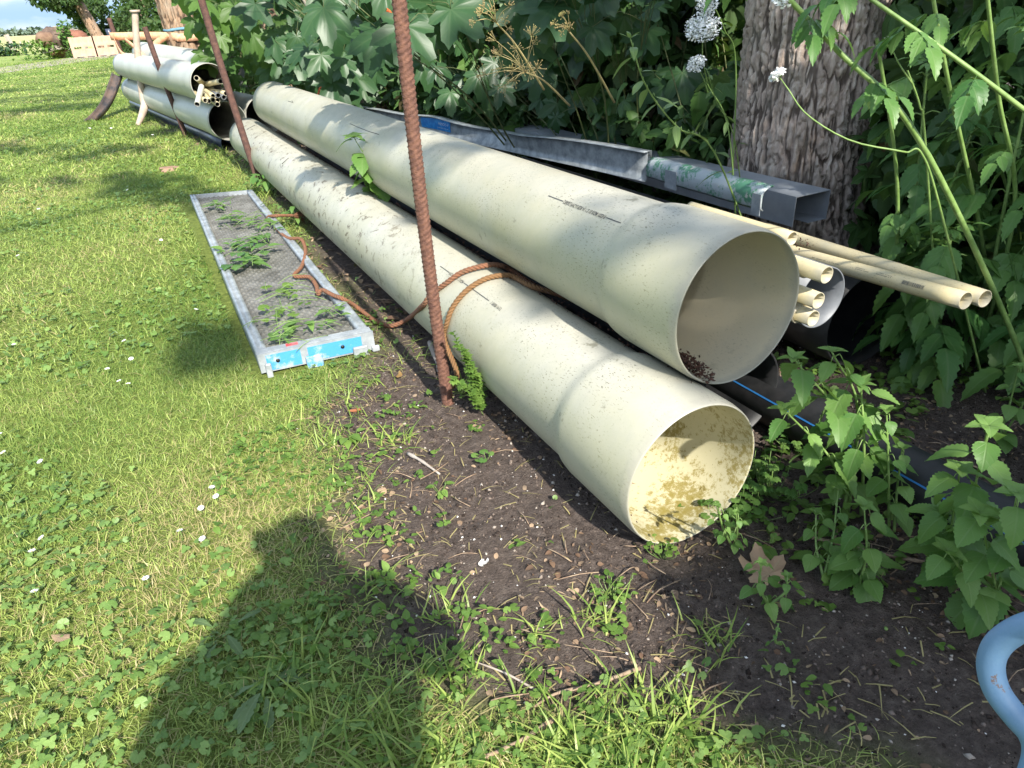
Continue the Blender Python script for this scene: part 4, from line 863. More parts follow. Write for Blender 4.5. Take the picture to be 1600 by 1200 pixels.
stalk('slender flower stem bending left over the bark with a small white head', [gp0(2.5, 1.2), atY(1470, 330, 1.3), atY(1440, 240, 1.33), atY(1417, 238, 1.35)], .004, [([atY(1417, 238, 1.35), atY(1330, 220, 1.45), atY(1262, 180, 1.55), atY(1232, 140, 1.62), atY(1219, 122, 1.64)], 0.026, 300)], 0)
stalk('upright flower stem with a tiny white head in the upper right', [gp0(2.6, 1.45), atY(1446, 225, 1.5), atY(1437, 165, 1.5), atY(1418, 110, 1.52)], .004, [([atY(1425, 130, 1.5), atY(1405, 100, 1.52), atY(1391, 70, 1.54)], .022, 120)], 0)
stalk('flower stem with the largest white flower head left of the big trunk', [gp0(2.45, 2.4), atY(1140, 215, 2.5), atY(1105, 130, 2.5)], .004, [([atY(1105, 130, 2.5), atY(1098, 90, 2.45), atY(1098, 55, 2.4)], .072, 900), ([atY(1108, 150, 2.5), atY(1100, 125, 2.48), atY(1090, 105, 2.46)], .042, 320)], 0)
stalk('flower stem with a cut off white head at the top edge left of the trunk', [gp0(2.65, 2.7), atY(1150, 120, 2.6), atY(1130, 40, 2.5)], .004, [([atY(1130, 40, 2.5), atY(1118, 15, 2.45), atY(1108, 5, 2.4)], .05, 420)], 0)
for i, (a, b_, c_) in enumerate((((1585, 330), (1560, 150), (1540, -30)), ((1540, 420), (1480, 120), (1455, -20)), ((1600, 520), (1595, 380), (1560, 250)), ((1400, 400), (1400, 260), (1370, 60)))):
    y = 1.35+.1*i; p1 = atY(*a, y); stalk(['upright thick green stalk near the right edge', 'dark green upright stalk behind the crossing stalks', 'stout pale stalk at the right edge level with the conduit tips', 'upright stalk rising in front of the trunk base, right side'][i], [np.array([p1[0]+.05, p1[1], 0]), p1, atY(*b_, y), atY(*c_, y)], .008, (), 2)
# nettles and dead-nettles
def nettle(label, base, tops, size, **kw):
    b0_ = np.array(base); stems = [[b0_+rng.normal(0, .006, 3)*[1, 1, 0], (b0_+np.array(t))/2+rng.normal(0, .008, 3), np.array(t)] for t in tops]
    return plant('nettle_plant', label, 'plant', stems, T_dead, L_nettle, stem_g, size, kw.pop('nodes', 5), .3, .0042, 2, (-.35, .25), .018, shrink=.4, **kw)
def at0(px, py): return atZ(px, py)
n0 = at0(1475, 905); nettle('tallest nettle with broad pale leaves at the lower right by the blue stripe', n0, [fw(1545, 665, .60), fw(1500, 735, .64), fw(1470, 800, .68)], .105, nodes=6)
n1 = at0(1560, 950); nettle('nettle with broad dark leaves at the lower right edge just above the blue handle', n1, [fw(1530, 800, .56), fw(1590, 770, .52), fw(1480, 860, .6)], .105)
n2 = at0(1345, 925); nettle('low nettle with bunched leaves on the dark soil right of the fallen leaf', n2, [fw(1350, 790, .80), fw(1330, 850, .80)], .085)
n3 = at0(1290, 905); nettle('small nettle beside the big dry leaf, on its right', n3, [fw(1275, 800, .93), fw(1310, 760, .93)], .06)
n4 = at0(1390, 830); nettle('nettle growing against the black water pipe under the open drain pipe', n4, [fw(1385, 640, .92), fw(1410, 700, .90)], .07)
n5 = at0(1200, 950); nettle('small leafy seedling in front of the big dry leaf', n5, [fw(1190, 880, .84), fw(1230, 900, .82)], .045, nodes=4)
n6 = at0(1150, 860); nettle('small nettle at the foot of the lower pipe mouth', n6, [fw(1120, 790, .99), fw(1150, 800, .97)], .03)
n7 = at0(1380, 985); nettle('two leaved seedling alone on the dark soil', n7, [fw(1383, 960, .71)], .03, nodes=2)
n8 = at0(1225, 1010); nettle('small pale seedling on the dark soil below the dry leaf', n8, [fw(1215, 985, .70)], .022, nodes=2)
n9 = at0(1480, 620); nettle('bright nettle beneath the conduit tips', (2.12, .95, 0), [(2.05, .92, .34), (2.14, .9, .30)], .06)
sm = nrm(ray(600, 300)); ty = 1.165*sm[1]/sm[0]; sp_ = CP+sm*(1.165/sm[0])
nettle('nettle sprouting from the seam between the two cream pipes', sp_+(0, 0, -.02), [CP+ray(572, 250)*(np.linalg.norm(sp_-CP)-.05), CP+ray(553, 215)*(np.linalg.norm(sp_-CP)-.06)], .20, nodes=4)
young = gp0(1.50, .98); plant('valerian_plant', 'young valerian with bright drooping leaves in front of the black pipes', 'plant', [[young, fw(1330, 680, 1.0), fw(1240, 560, 1.06)], [young+(.02, 0, 0), fw(1340, 640, 1.0), fw(1300, 550, 1.02)], [young+(.05, -.02, 0), fw(1350, 700, .95), fw(1345, 600, .97)], [young+(.05, .02, 0), fw(1300, 720, 1.0), fw(1225, 640, 1.04)]], T_nettle, L_nettle, stem_g, .105, 6, .35, .005, 2, (-.45, .2), .03, shrink=.25)
# buttercup leaves in front of the lower mouth, small clumps
def clump(label, px, py, n, s, T, lm, spread=.05, h=.06, name='buttercup_clump', cat='plant'):
    c = atZ(px, py); c[2] = gz(c[0], c[1]); e = empty(name, label, cat, c); sb = MB(); lv = Leaves()
    for k in range(n):
        a = random.uniform(0, 6.28); rr = abs(random.gauss(0, spread)); p = c+np.array([math.cos(a)*rr, math.sin(a)*rr, 0]); q = p+np.array([math.cos(a)*.01, math.sin(a)*.01, h*random.uniform(.3, 1.2)])
        sb.add(*tube(curve([c+(p-c)*.3, (p+q)/2, q], 4), .0009, 4)); lv.one(T, q, (math.cos(a), math.sin(a), random.uniform(-.3, .3)), s*random.uniform(.6, 1.2))
    sb.build('stem', stem_g, e); lv.build('foliage', lm, e); return e
clump('bright lobed buttercup leaves right of the lower pipe mouth', 1205, 770, 46, .045, T_butter, L_nettle, .06, .10)
clump('spreading buttercup clump between the lower mouth and the big dry leaf', 1150, 810, 40, .036, T_butter+T_round, L_nettle, .05, .07)
clump('small buttercup clump under the rim of the lower pipe mouth', 1035, 870, 16, .022, T_round, L_weed, .03, .05)
clump('buttercup leaves in the gap under the black water pipe', 1240, 700, 20, .04, T_butter, L_nettle, .05, .06)
clump('round leaved weed alone on the bare soil, near the short stick', 760, 722, 5, .032, T_round, L_nettle, .012, .03, 'round_leaf_weed')
clump('bright lobed weed on the bare soil at the foot of the thick rusty bar', 745, 672, 9, .028, T_butter, L_weed, .014, .02, 'small_weed')
clump('pair of leafy weeds on the soil left of the dry shells', 688, 770, 9, .026, T_oval, L_weed, .016, .03, 'small_weed')
clump('low round weed below the soil patch, near the pale chip', 955, 975, 9, .026, T_round, L_weed, .016, .02, 'small_weed')
clump('leafy weed at the edge of the bare soil, right of the pale chip', 955, 930, 30, .022, T_oval, L_weed, .035, .03, 'small_weed')
clump('silvery grey rosette in the shaded grass near the front', 420, 1085, 9, .075, T_lobed, leaf_mat('leaf_dandelion', (.12, .19, .07), (.16, .23, .10), .5, .6, .3, 20), .012, .03, 'dandelion_rosette')
clump('pale dandelion rosette further left in the shaded grass', 355, 1000, 8, .07, T_lobed, bpy.data.materials['leaf_dandelion'], .012, .03, 'dandelion_rosette')
clump('broad oval leaves of a plantain in the lawn under the deck corner', 545, 690, 9, .05, T_oval, L_weed, .02, .03, 'plantain')
# clipped greenery lying on the deck
def heap(label, pts, n, s, T, lm, z=.11, name='clipped_weeds'):
    Q = [atZ(px, py, z) for px, py in pts]; e = empty(name, label, 'cut weeds', Q[0]); sb = MB(); lv = Leaves()
    for k in range(n):
        c = random.choice(Q)+rng.normal(0, 1, 3)*[.05, .07, .008]; a = random.uniform(0, 6.28); d = np.array([math.cos(a), math.sin(a), .1])
        if k % 4 == 0: sb.add(*tube(curve([c-d*.07, c+(0, 0, .02), c+d*.09], 5), .0014, 4))
        lv.one(T, c, d+(0, 0, random.uniform(-.1, .4)), s*random.uniform(.5, 1.3))
    sb.build('stem', stem_g, e); lv.build('foliage', lm, e); return e
heap('wilting green weeds lying on the back half of the galvanised deck', [(370, 335), (385, 350), (375, 380), (350, 345), (400, 340), (420, 350), (340, 320)], 95, .075, T_nettle+T_oval+T_butter+T_blade, L_nettle)
heap('cut valerian leaves in the middle of the galvanised deck', [(375, 410), (385, 400), (400, 385), (410, 372)], 46, .085, T_nettle+T_oval, L_val)
heap('bright green sprig lying on the deck beside the rope', [(450, 450), (455, 465), (440, 480), (430, 495)], 70, .055, T_butter+T_round+T_blade, L_weed)
heap('thin weed stalks and leaves strewn near the blue end of the deck', [(470, 500), (500, 500), (450, 520), (520, 490), (480, 520), (440, 525), (520, 480)], 50, .065, T_oval+T_narrow+T_blade+T_nettle, L_nettle)
for px, py, n, s, lab in ((420, 300, 40, .08, 'leafy weeds at the far end of the deck against the pipe'), (470, 345, 26, .07, 'dark leaves in the gap between the deck and the lower pipe'), (405, 262, 36, .09, 'nettle like weeds round the foot of the leaning rusty bar')):
    clump(lab, px, py, n, s, T_nettle, L_nettle, .10, .14, 'weed_clump')
# ferny green at the foot of the thick bar
e = empty('cow_parsley', 'feathery bright green leaf climbing the pipe beside the thick rusty bar', 'plant', gp0(.86, 2.08)); lv = Leaves(); sb = MB()
for (p0, p1, n_) in ((gp0(.86, 2.05), atY(708, 520, 2.02), 26), (gp0(.87, 2.05), atY(722, 545, 2.0), 22), (gp0(.86, 2.02), atY(706, 590, 2.0), 16)):
    P = curve([p0, (p0+p1)/2+(.01, -.01, .01), p1], n_); sb.add(*tube(P, .0015, 5))
    for i, q in enumerate(P[3:]):
        for s in (-1, 1): lv.one(T_butter, q, (s*.8+random.gauss(0, .3), -.4+random.gauss(0, .3), .35+random.gauss(0, .4)), (.034*(1-.5*i/n_)+.010)*random.uniform(.7, 1.4))
sb.build('stem', stem_g, e); lv.build('foliage', L_weed, e)

# sycamore saplings leaning over the pipes
def sapling(label, base, clusters, size, lm, n_, name='sycamore_sapling', T=T_maple, face=None, sr=.007):
    base = np.array(base, float); e = empty(name, label, 'sapling', base); sb = MB(); lv = Leaves()
    for c, rad in clusters:
        c = np.array(c); P = curve([base, base*.5+c*.5+(0, 0, .12)+rng.normal(0, .05, 3), c], 16); sb.add(*tube(P, np.linspace(sr, sr*.35, 16), 7))
        for k in range(n_):
            p = c+rng.normal(0, 1, 3)*rad; s = size*random.uniform(.55, 1.15)
            to = nrm(CP*[1, 1, 0]+[0, 0, .6]-p*[1, 1, 0]) if face is None else nrm(face)
            d = nrm(np.array([0, 0, -1.0])+to*random.uniform(.15, .9)+rng.normal(0, .35, 3)); up = nrm(to*.8+np.array([0, 0, .8])+rng.normal(0, .25, 3))
            q = p-d*s*.55+(0, 0, .03); sb.add(*tube(curve([P[random.randint(9, 15)], (q+c)/2+(0, 0, .03), q], 5), .0018, 4)); lv.one(T, q, d, s, up)
    sb.build('stem', stem_d, e); lv.build('foliage', lm, e); return e
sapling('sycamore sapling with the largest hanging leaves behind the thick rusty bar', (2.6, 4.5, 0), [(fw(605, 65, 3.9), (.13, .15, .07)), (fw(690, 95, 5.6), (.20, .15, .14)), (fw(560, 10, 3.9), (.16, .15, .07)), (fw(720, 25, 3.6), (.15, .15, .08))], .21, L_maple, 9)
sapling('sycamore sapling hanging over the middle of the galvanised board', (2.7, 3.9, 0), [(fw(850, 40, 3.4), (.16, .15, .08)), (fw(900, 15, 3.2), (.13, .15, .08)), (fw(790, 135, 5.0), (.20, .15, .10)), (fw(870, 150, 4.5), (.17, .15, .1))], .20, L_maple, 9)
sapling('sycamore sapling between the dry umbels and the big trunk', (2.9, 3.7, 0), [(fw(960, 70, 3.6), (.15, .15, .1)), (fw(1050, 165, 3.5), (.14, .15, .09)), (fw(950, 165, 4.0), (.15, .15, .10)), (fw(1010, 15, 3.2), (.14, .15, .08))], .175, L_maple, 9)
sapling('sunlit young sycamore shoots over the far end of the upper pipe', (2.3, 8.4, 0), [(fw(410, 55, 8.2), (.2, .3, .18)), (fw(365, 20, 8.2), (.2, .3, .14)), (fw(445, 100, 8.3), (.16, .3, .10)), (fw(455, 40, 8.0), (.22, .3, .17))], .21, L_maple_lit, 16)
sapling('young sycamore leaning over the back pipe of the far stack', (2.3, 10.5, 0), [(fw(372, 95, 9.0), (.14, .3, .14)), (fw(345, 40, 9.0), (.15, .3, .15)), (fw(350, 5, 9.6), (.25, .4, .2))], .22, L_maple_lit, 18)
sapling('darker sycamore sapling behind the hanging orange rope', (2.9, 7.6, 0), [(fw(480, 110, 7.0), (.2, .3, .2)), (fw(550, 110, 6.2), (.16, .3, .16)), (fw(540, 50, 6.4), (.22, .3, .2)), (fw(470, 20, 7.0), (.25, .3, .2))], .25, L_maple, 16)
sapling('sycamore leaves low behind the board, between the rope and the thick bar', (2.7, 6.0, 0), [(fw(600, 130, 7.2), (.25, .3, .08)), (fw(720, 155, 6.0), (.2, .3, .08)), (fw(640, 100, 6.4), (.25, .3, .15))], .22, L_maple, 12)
# willow shoot and the dry umbels
e, _ = plant('willow_shoot', 'pale green willow shoot arching up left of the big trunk', 'shoot', [[gp0(2.55, 2.3), fw(1120, 245, 2.25), fw(1060, 200, 2.15), fw(1010, 135, 2.05), fw(985, 60, 2.0)]], T_willow, L_willow, stem_g, .12, 15, .25, .0042, 1, (-.4, .7), .008, twist=2.4, shrink=.3)
plant('willow_shoot', 'small leaved willow shoot just left of the bark', 'shoot', [[gp0(2.7, 2.6), fw(1150, 230, 2.5), fw(1120, 160, 2.4), fw(1105, 110, 2.35)]], T_willow, L_willow, stem_g, .08, 12, .3, .003, 1, (-.4, .7), .008, twist=2.4)
def dry_umbel(label, base, tip, rays, rad):
    e = empty('dry_umbel', label, 'plant', base); sb = MB(); hb_ = MB(); sb.add(*tube(curve([base, (np.array(base)*.4+np.array(tip)*.6)+(0, 0, .02), tip], 14), np.linspace(.005, .003, 14), 6)); ax = nrm(np.array(tip)-base)
    for k in range(rays):
        d = nrm(ax+rng.normal(0, .55, 3)); q = tip+d*rad*random.uniform(.7, 1.1); sb.add(*tube(curve([tip, (tip+q)/2+(0, 0, .01), q], 5), .0013, 4))
        for m in range(14):
            dd_ = nrm(d+rng.normal(0, .6, 3)); w_ = q+dd_*rad*.26*random.uniform(.7, 1); sb.add(*tube([q, w_], .0006, 3)); hb_.add(ico*.0028+w_, icf)
    sb.build('stem', stem_y, e); hb_.build('seeds', simple('seed_brown', (.30, .20, .10), (.42, .36, .12), .8, bump=0), e); return e
dry_umbel('yellow green dry hogweed umbel reaching left over the galvanised board', fw(890, 165, 2.9), fw(822, 113, 2.6), 14, .16)
dry_umbel('smaller dry hogweed umbel above the first, near the top edge', fw(850, 140, 2.9), fw(775, 35, 2.7), 10, .10)
dry_umbel('greenish seed head in front of the leaves right of the umbels', fw(960, 160, 2.8), fw(890, 50, 2.6), 9, .07)
# big dry leaf and other fallen leaves
def fallen(label, px, py, s, az, T=T_maple, mat=L_tan, z=.02, up=(.15, -.3, 1), rnd=.6):
    p = atZ(px, py); p[2] = gz(p[0], p[1])+z; lv = Leaves().one([T[0]], p, (math.cos(az), math.sin(az), .12), s, up, rnd); o = lv.build('fallen_leaf', mat, loc=p)
    m = o.modifiers.new('curl', 'SIMPLE_DEFORM'); m.deform_method = 'BEND'; m.angle = .7; return tag(o, label, 'leaf')
fallen('big dry tan sycamore leaf lying on the soil right of the lower pipe mouth', 1200, 905, .095, 1.2, up=(-.2, -.5, .8), z=.03)
fallen('small orange brown dead leaf on the soil under the blue deck plate', 565, 643, .05, 2.8, T_oval, simple('leaf_orange', (.42, .14, .05), (.35, .13, .06), .7), .012)
fallen('ochre dead leaf standing in the stalks left of the wooden peg', 622, 595, .05, 1.0, T_oval, simple('leaf_ochre', (.22, .13, .04), (.28, .17, .06), .7), .02)
fallen('pale cream dead leaf on the soil, left of the leafy weeds', 597, 770, .034, .4, T_round, L_tan, .008, rnd=1)
fallen('small tan leaf lying in the sunny grass at the lower left', 115, 1010, .05, 2.5, T_oval, L_tan, .035)
fallen('brown leaf on the lawn between the far stack and the deck', 258, 268, .16, .3, T_maple, simple('leaf_brown', (.22, .13, .09), (.30, .19, .13), .8), .03)
fallen('pale curled chip like leaf low in the bare soil patch', 858, 955, .035, 1.9, T_narrow, L_tan, .01, rnd=1)
# broken shell
b = MB(); p = atZ(757, 884)
for k in range(3):
    a = np.linspace(0, math.pi*1.5, 8); c = p+np.array([.006*k-.006, .004*k, .006+gz(p[0], p[1])]); Vs = [c]+[c+.011*np.array([math.cos(t+k), math.sin(t+k), .5]) for t in a]; b.add(Vs, np.array([(0, i+1, i+2) for i in range(7)]))
tag(b.build('broken_shell', shell_m, loc=p), 'broken white snail shell on the bare soil', 'shell')
# daisies
e0 = None
for k, (px, py) in enumerate(((20, 540), (197, 535), (165, 580), (190, 597), (196, 604), (205, 562), (12, 704), (3, 678), (70, 715), (331, 763), (341, 773), (314, 792), (70, 838), (46, 862), (281, 838), (321, 842), (52, 930), (232, 908), (150, 512), (300, 485), (33, 402), (250, 380), (60, 330), (220, 190), (160, 212), (140, 205), (175, 205), (240, 215), (120, 290), (205, 300))):
    p = atZ(px, py, .03); p = np.array([p[0], p[1], gz(p[0], p[1])])
    if e0 is None:
        e0 = empty('daisy', 'small white daisy flower standing just above the mown lawn', 'flower', p, 'daisies in the lawn'); s_ = MB(); s_.add(*tube([p, p+(.004, 0, .02), p+(.004, .003, .036)], .0008, 5)); s_.build('stem', stem_g, e0)
        f = MB()
        for q in range(15):
            a = q*2*math.pi/15; d = np.array([math.cos(a), math.sin(a), .25+.1*(q % 2)]); s2 = np.array([-math.sin(a), math.cos(a), 0]); c = p+(.004, .003, .036); f.add([c+d*.002-s2*.0006, c+d*.007-s2*.0014, c+d*.010, c+d*.007+s2*.0014, c+d*.002+s2*.0006], np.array([(0, 1, 2, 3, 4)]))
        f.build('petals', petal, e0, False); f = MB(); f.add(ico*.0028*[1, 1, .6]+p+(.004, .003, .0375), icf); f.build('flower_centre', yell, e0); kids = list(e0.children)
    else:
        o = e0.copy(); o.location = p; o.rotation_euler = (random.uniform(-.4, .4), random.uniform(-.4, .4), random.uniform(0, 6)); dist = np.linalg.norm(p-CP); s = .85+.09*dist; o.scale = (s, s, s); col.objects.link(o)
        for c in kids: q = c.copy(); q.parent = o; col.objects.link(q)

# ---------------------------------------------------------------- undergrowth wall behind the pipes
def volume(n, boxes, zmax, size, T, cl=1.4, thr=.47):
    P = []
    for (x0, x1, y0, y1), wgt in boxes:
        m = int(n*wgt); Q = np.c_[rng.uniform(x0, x1, m), rng.uniform(y0, y1, m), rng.uniform(0, 1, m)**.9*zmax]; P.append(Q)
    P = np.concatenate(P); k_ = fbm(P*[cl, cl, cl*1.2]+3, 3); P = P[(k_ > thr)]; P = P[np.hypot(P[:, 0]-3.235, P[:, 1]-2.83) > .45]; P = P[in_view(P, 150)]; return P
ug = Leaves()
edge = lambda y: np.interp(y, [2.6, 3, 4.5, 6.5, 8, 10, 15], [3.1, 2.75, 2.5, 2.15, 1.75, 1.75, 1.6])
P = volume(66000, [((2.2, 5.5, 2.6, 7), .42), ((1.6, 6, 7, 16), .42), ((2.4, 4.2, 3.2, 7.5), .40), ((2.6, 6.5, .6, 2.8), .30)], 1.75, .1, None); P = P[(P[:, 0] > edge(P[:, 1])+rng.normal(0, .05, len(P)))]
P = P[~((P[:, 1] < 2.6) & (P[:, 0] < 3.3-.1*P[:, 1]))]; k = len(P); az = rng.uniform(0, 6.28, k)
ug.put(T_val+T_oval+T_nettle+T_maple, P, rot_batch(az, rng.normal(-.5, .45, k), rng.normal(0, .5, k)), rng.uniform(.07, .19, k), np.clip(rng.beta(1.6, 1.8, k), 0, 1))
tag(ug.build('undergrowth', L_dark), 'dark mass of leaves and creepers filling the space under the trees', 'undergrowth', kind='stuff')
us = MB()
for k in range(150):
    y = random.uniform(2.6, 13); x = float(edge(np.array(y)))+random.uniform(.1, 2.0); p = np.array([x, y, 0]); a = random.uniform(0, 6.28); l = random.uniform(.6, 1.8)
    us.add(*tube(curve([p, p+(math.cos(a)*.15, math.sin(a)*.15, l*.5), p+(math.cos(a)*.4, math.sin(a)*.4, l)], 8), np.linspace(.008, .003, 8), 5))
tag(us.build('undergrowth_stems', stem_d), 'tangle of thin brown green stems inside the undergrowth', 'undergrowth', kind='stuff')

# ---------------------------------------------------------------- trees
def trunk_mesh(name, base, top, r0, r1, mat, parent, flare=.3, nk=160, nh=200, depth=.02, sc=1.0):
    base = np.array(base, float); top = np.array(top, float); t = np.linspace(0, 1, nh)[:, None]; a = (np.arange(nk)*2*math.pi/nk)[None]; L = np.linalg.norm(top-base); h = t*L
    r = r0+(r1-r0)*t+flare*r0*np.exp(-h/.28)*(1+.35*np.cos(a*5+1))
    cx, sx = np.cos(a)*np.ones_like(t), np.sin(a)*np.ones_like(t); q = np.stack([cx*r*24*sc, sx*r*24*sc, h*3.6*sc+0*a], -1)
    warp = fbm(np.stack([cx*2.5, sx*2.5, h*1.5+0*a], -1), 3)[..., None]*1.0; n1_ = fbm(q+warp, 4); rid = np.maximum(1-np.abs(n1_-.5)*6, .7-np.abs(fbm(q*[.8, .8, 3.2]+9, 3)-.5)*9); rid = np.clip(rid, 0, 1); f = 1-rid
    det = fbm(q*[2.2, 2.2, 6], 4)-.5; f = f*f*(3-2*f); rr = r+(f-.5)*depth+det*depth*1.1
    V = base+(top-base)*t[..., None]; V = V+np.stack([cx*rr, sx*rr, 0*rr], -1); k = nk; i = np.arange(nh-1)[:, None]*k; j = np.arange(k)[None]; j2 = (j+1) % k
    return mesh(name, V.reshape(-1, 3), np.stack([i+j, i+j2, i+k+j2, i+k+j], -1).reshape(-1, 4), mat, parent, True, {'rnd': np.clip(f+det*.3, 0, 1).ravel()})
def crown(parent, cl, lm=None, size=.12, T=None):
    lv = Leaves()
    for c, rad, n_ in cl:
        rad = np.broadcast_to(np.array(rad, float), (3,)); D = nrm(rng.normal(0, 1, (n_, 3)))*rng.uniform(.25, 1, (n_, 1))**.5; P = np.array(c)+D*rad; P = P[fbm(P*1.3, 2) > .40]; k = len(P)
        lv.put(T or T_oval, P, rot_batch(rng.uniform(0, 6.28, k), rng.normal(-.3, .5, k), rng.normal(0, .6, k)), size*rng.uniform(.6, 1.3, k))
    return lv.build('crown', lm or L_tree, parent)
def tree(label, base, top, r0, r1, cl, mat=bark_far, size=.13, name='tree', limbs=True, **kw):
    e = empty(name, label, 'tree', base); trunk_mesh('trunk', base, top, r0, r1, mat, e, **kw)
    if limbs and cl:
        b = MB()
        for c, rad, n_ in cl[::(1 if len(cl) < 20 else 11)]: s = np.array(base)+(np.array(top)-base)*random.uniform(.6, .97); b.add(*tube(curve([s, (s+c)/2+(0, 0, .2), c], 8), np.linspace(r1*.5, .02, 8), 7))
        b.build('limb', mat, e)
    if cl: crown(e, cl, size=size)
    return e
def blobs(x, y, z, R_, n_, m, zs=.7): return [((x+random.uniform(-1, 1)*R_, y+random.uniform(-1, 1)*R_, z+random.uniform(-1, 1)*R_*zs), R_*random.uniform(.35, .6), m) for _ in range(n_)]
tree('big rough barked tree behind the dark duct at the right', (3.235, 2.83, 0), (3.18, 2.95, 6.5), .355, .24, blobs(3.4, 3.4, 7.2, 2.0, 8, 500), bark_near, nk=420, nh=760, depth=.026, flare=.16, sc=1.45)
mt = atY(600, 100, 9.3); mt2 = atY(567, 5, 9.3); dx_ = (mt2[0]-mt[0])/(mt2[2]-mt[2])
tree('slender tree in the undergrowth straight behind the thick rusty bar', (mt[0]-dx_*mt[2], 9.3, 0), (mt[0]+dx_*5, 9.3, 6), .26, .15, blobs(mt[0]+.3, 9.6, 6.5, 1.6, 5, 350), nk=90, nh=200)
m3 = atY(427, 62, 11.5); tree('tree half hidden by leaves beyond the upper pipe end', (m3[0], 11.5, 0), (m3[0]+.1, 11.6, 6), .2, .14, blobs(m3[0]+.5, 12, 6.8, 1.6, 5, 350), nk=80, nh=160)
tree('far tree with an orange strap and a blue cord round its trunk', (TC[0], TC[1], 0), (TC[0]-.35, TC[1], 6), .27, .2, blobs(1.8, 14.4, 6.6, 1.8, 6, 350), nk=90, nh=200)
P = [TC+(-.05+.27*math.cos(a), .27*math.sin(a), 1.24+.008*math.sin(a*3)) for a in np.linspace(0, 6.4, 24)]; b = MB(); b.add(*tube(P, .022, 6)); tag(b.build('cord', simple('cord_blue', (.10, .22, .30), (.15, .30, .38), .7), loc=P[0]), 'blue cord tied round the far trunk just above the orange strap', 'cord')
tree('dark stemmed tree behind the far stack at the left of the strap tree', (2.4, 20, 0), (1.9, 20, 6), .22, .15, blobs(2.8, 20, 6, 2.0, 6, 400)+[((2.6, 20, 2.2), (1.6, 1.2, 1.3), 900)], nk=60, nh=100, size=.16)
# trees standing behind and beside the photographer: they shade the right half and dapple the lawn
def over(x, y, h): return (x+.05*-1*h*1.0, y-1.30*h, h)
tree('tall tree beyond the right of the view whose crown shades the plants', (3.6, -5.2, 0), (3.5, -5.0, 5.5), .3, .2, [((2.75+random.uniform(-.9, 1.8), -5.2+random.uniform(-3, 3), 4.6+random.uniform(-1.2, 1.8)), (1.0, 1.1, .9), 520) for _ in range(15)], size=.16, nk=60, nh=80)
tree('second tall tree beyond the right of the view', (3.9, -1.6, 0), (3.8, -1.6, 5), .28, .2, [((3.0+random.uniform(-.9, 1.6), -1.8+random.uniform(-1.6, 1.6), 3.4+random.uniform(-.6, 1.8)), (1.0, 1.0, .8), 420) for _ in range(10)], size=.15, nk=60, nh=80)
LS = [(-1.7, 11.2, .9), (-.7, 10.0, .7), (-2.8, 13.4, .9), (-.4, 13.5, .9), (-3.6, 16.2, 1.1), (-1.2, 16.5, 1.0), (-2.0, 9.0, .55), (-3.2, 10.4, .7), (-1.6, 4.65, .30), (.05, 3.15, .16), (.18, 2.95, .14), (.1, 7.3, .45), (-.5, 8.0, .4), (.4, 6.6, .3), (-1.1, 20, 1.2), (.3, 22, 1.4), (-.4, 27, 1.6), (.6, 11.5, .5), (-2.2, 24, 1.2), (-.3, 31, 1.8)]
cl_ = []
CS = [(x, y, .26) for x in np.arange(1.05, 2.9, .30) for y in np.arange(-.3, .85, .28)]+[(.95, .55, .18), (.93, .25, .2), (.92, -.1, .2), (1.25, .95, .14), (1.6, 1.0, .2), (2.0, 1.05, .25), (2.4, 1.05, .25)]
ch_ = [(np.array(over(x, y, 4.1+random.uniform(-.5, .5))), (r_, r_, .16), 210) for x, y, r_ in CS]  # unseen leaf clusters added towards the sun to shade the soil corner
US = [(1.28, 1.85, .15), (1.28, 1.85, .15), (1.38, 2.1, .16), (1.38, 2.1, .16), (1.40, 1.8, .14), (1.22, 2.1, .13), (1.30, 2.25, .12)]+[(1.25+random.uniform(-.1, .35), y+random.uniform(-.15, .15), .14) for y in np.arange(2.6, 7.0, .5)]
ch_ += [(np.array(over(x, y, 4.3)), (r_, r_*1.2, .12), 60) for x, y, r_ in US]  # more added clusters, set to shade the upper mouth and dapple its pipe
tree('leafy tree added beyond the right of the view to shade the dark soil corner', (4.6, -4.2, 0), (4.2, -4.3, 4.6), .22, .15, ch_, size=.10, nk=60, nh=80, limbs=False)
for x, y, r_ in LS:
    h = 6.2+random.uniform(-.6, .6)
    for q in range(3): cl_.append((np.array(over(x+random.gauss(0, r_*.5), y+random.gauss(0, r_*.45), h)), (r_*.75, r_*.6, .22), int(130*max(r_, .3)/.5)))
tree('wide spreading tree left of the view whose branches dapple the lawn', (-5.5, -2, 0), (-5.0, -1.5, 6.0), .35, .22, cl_, size=.13, nk=60, nh=80)
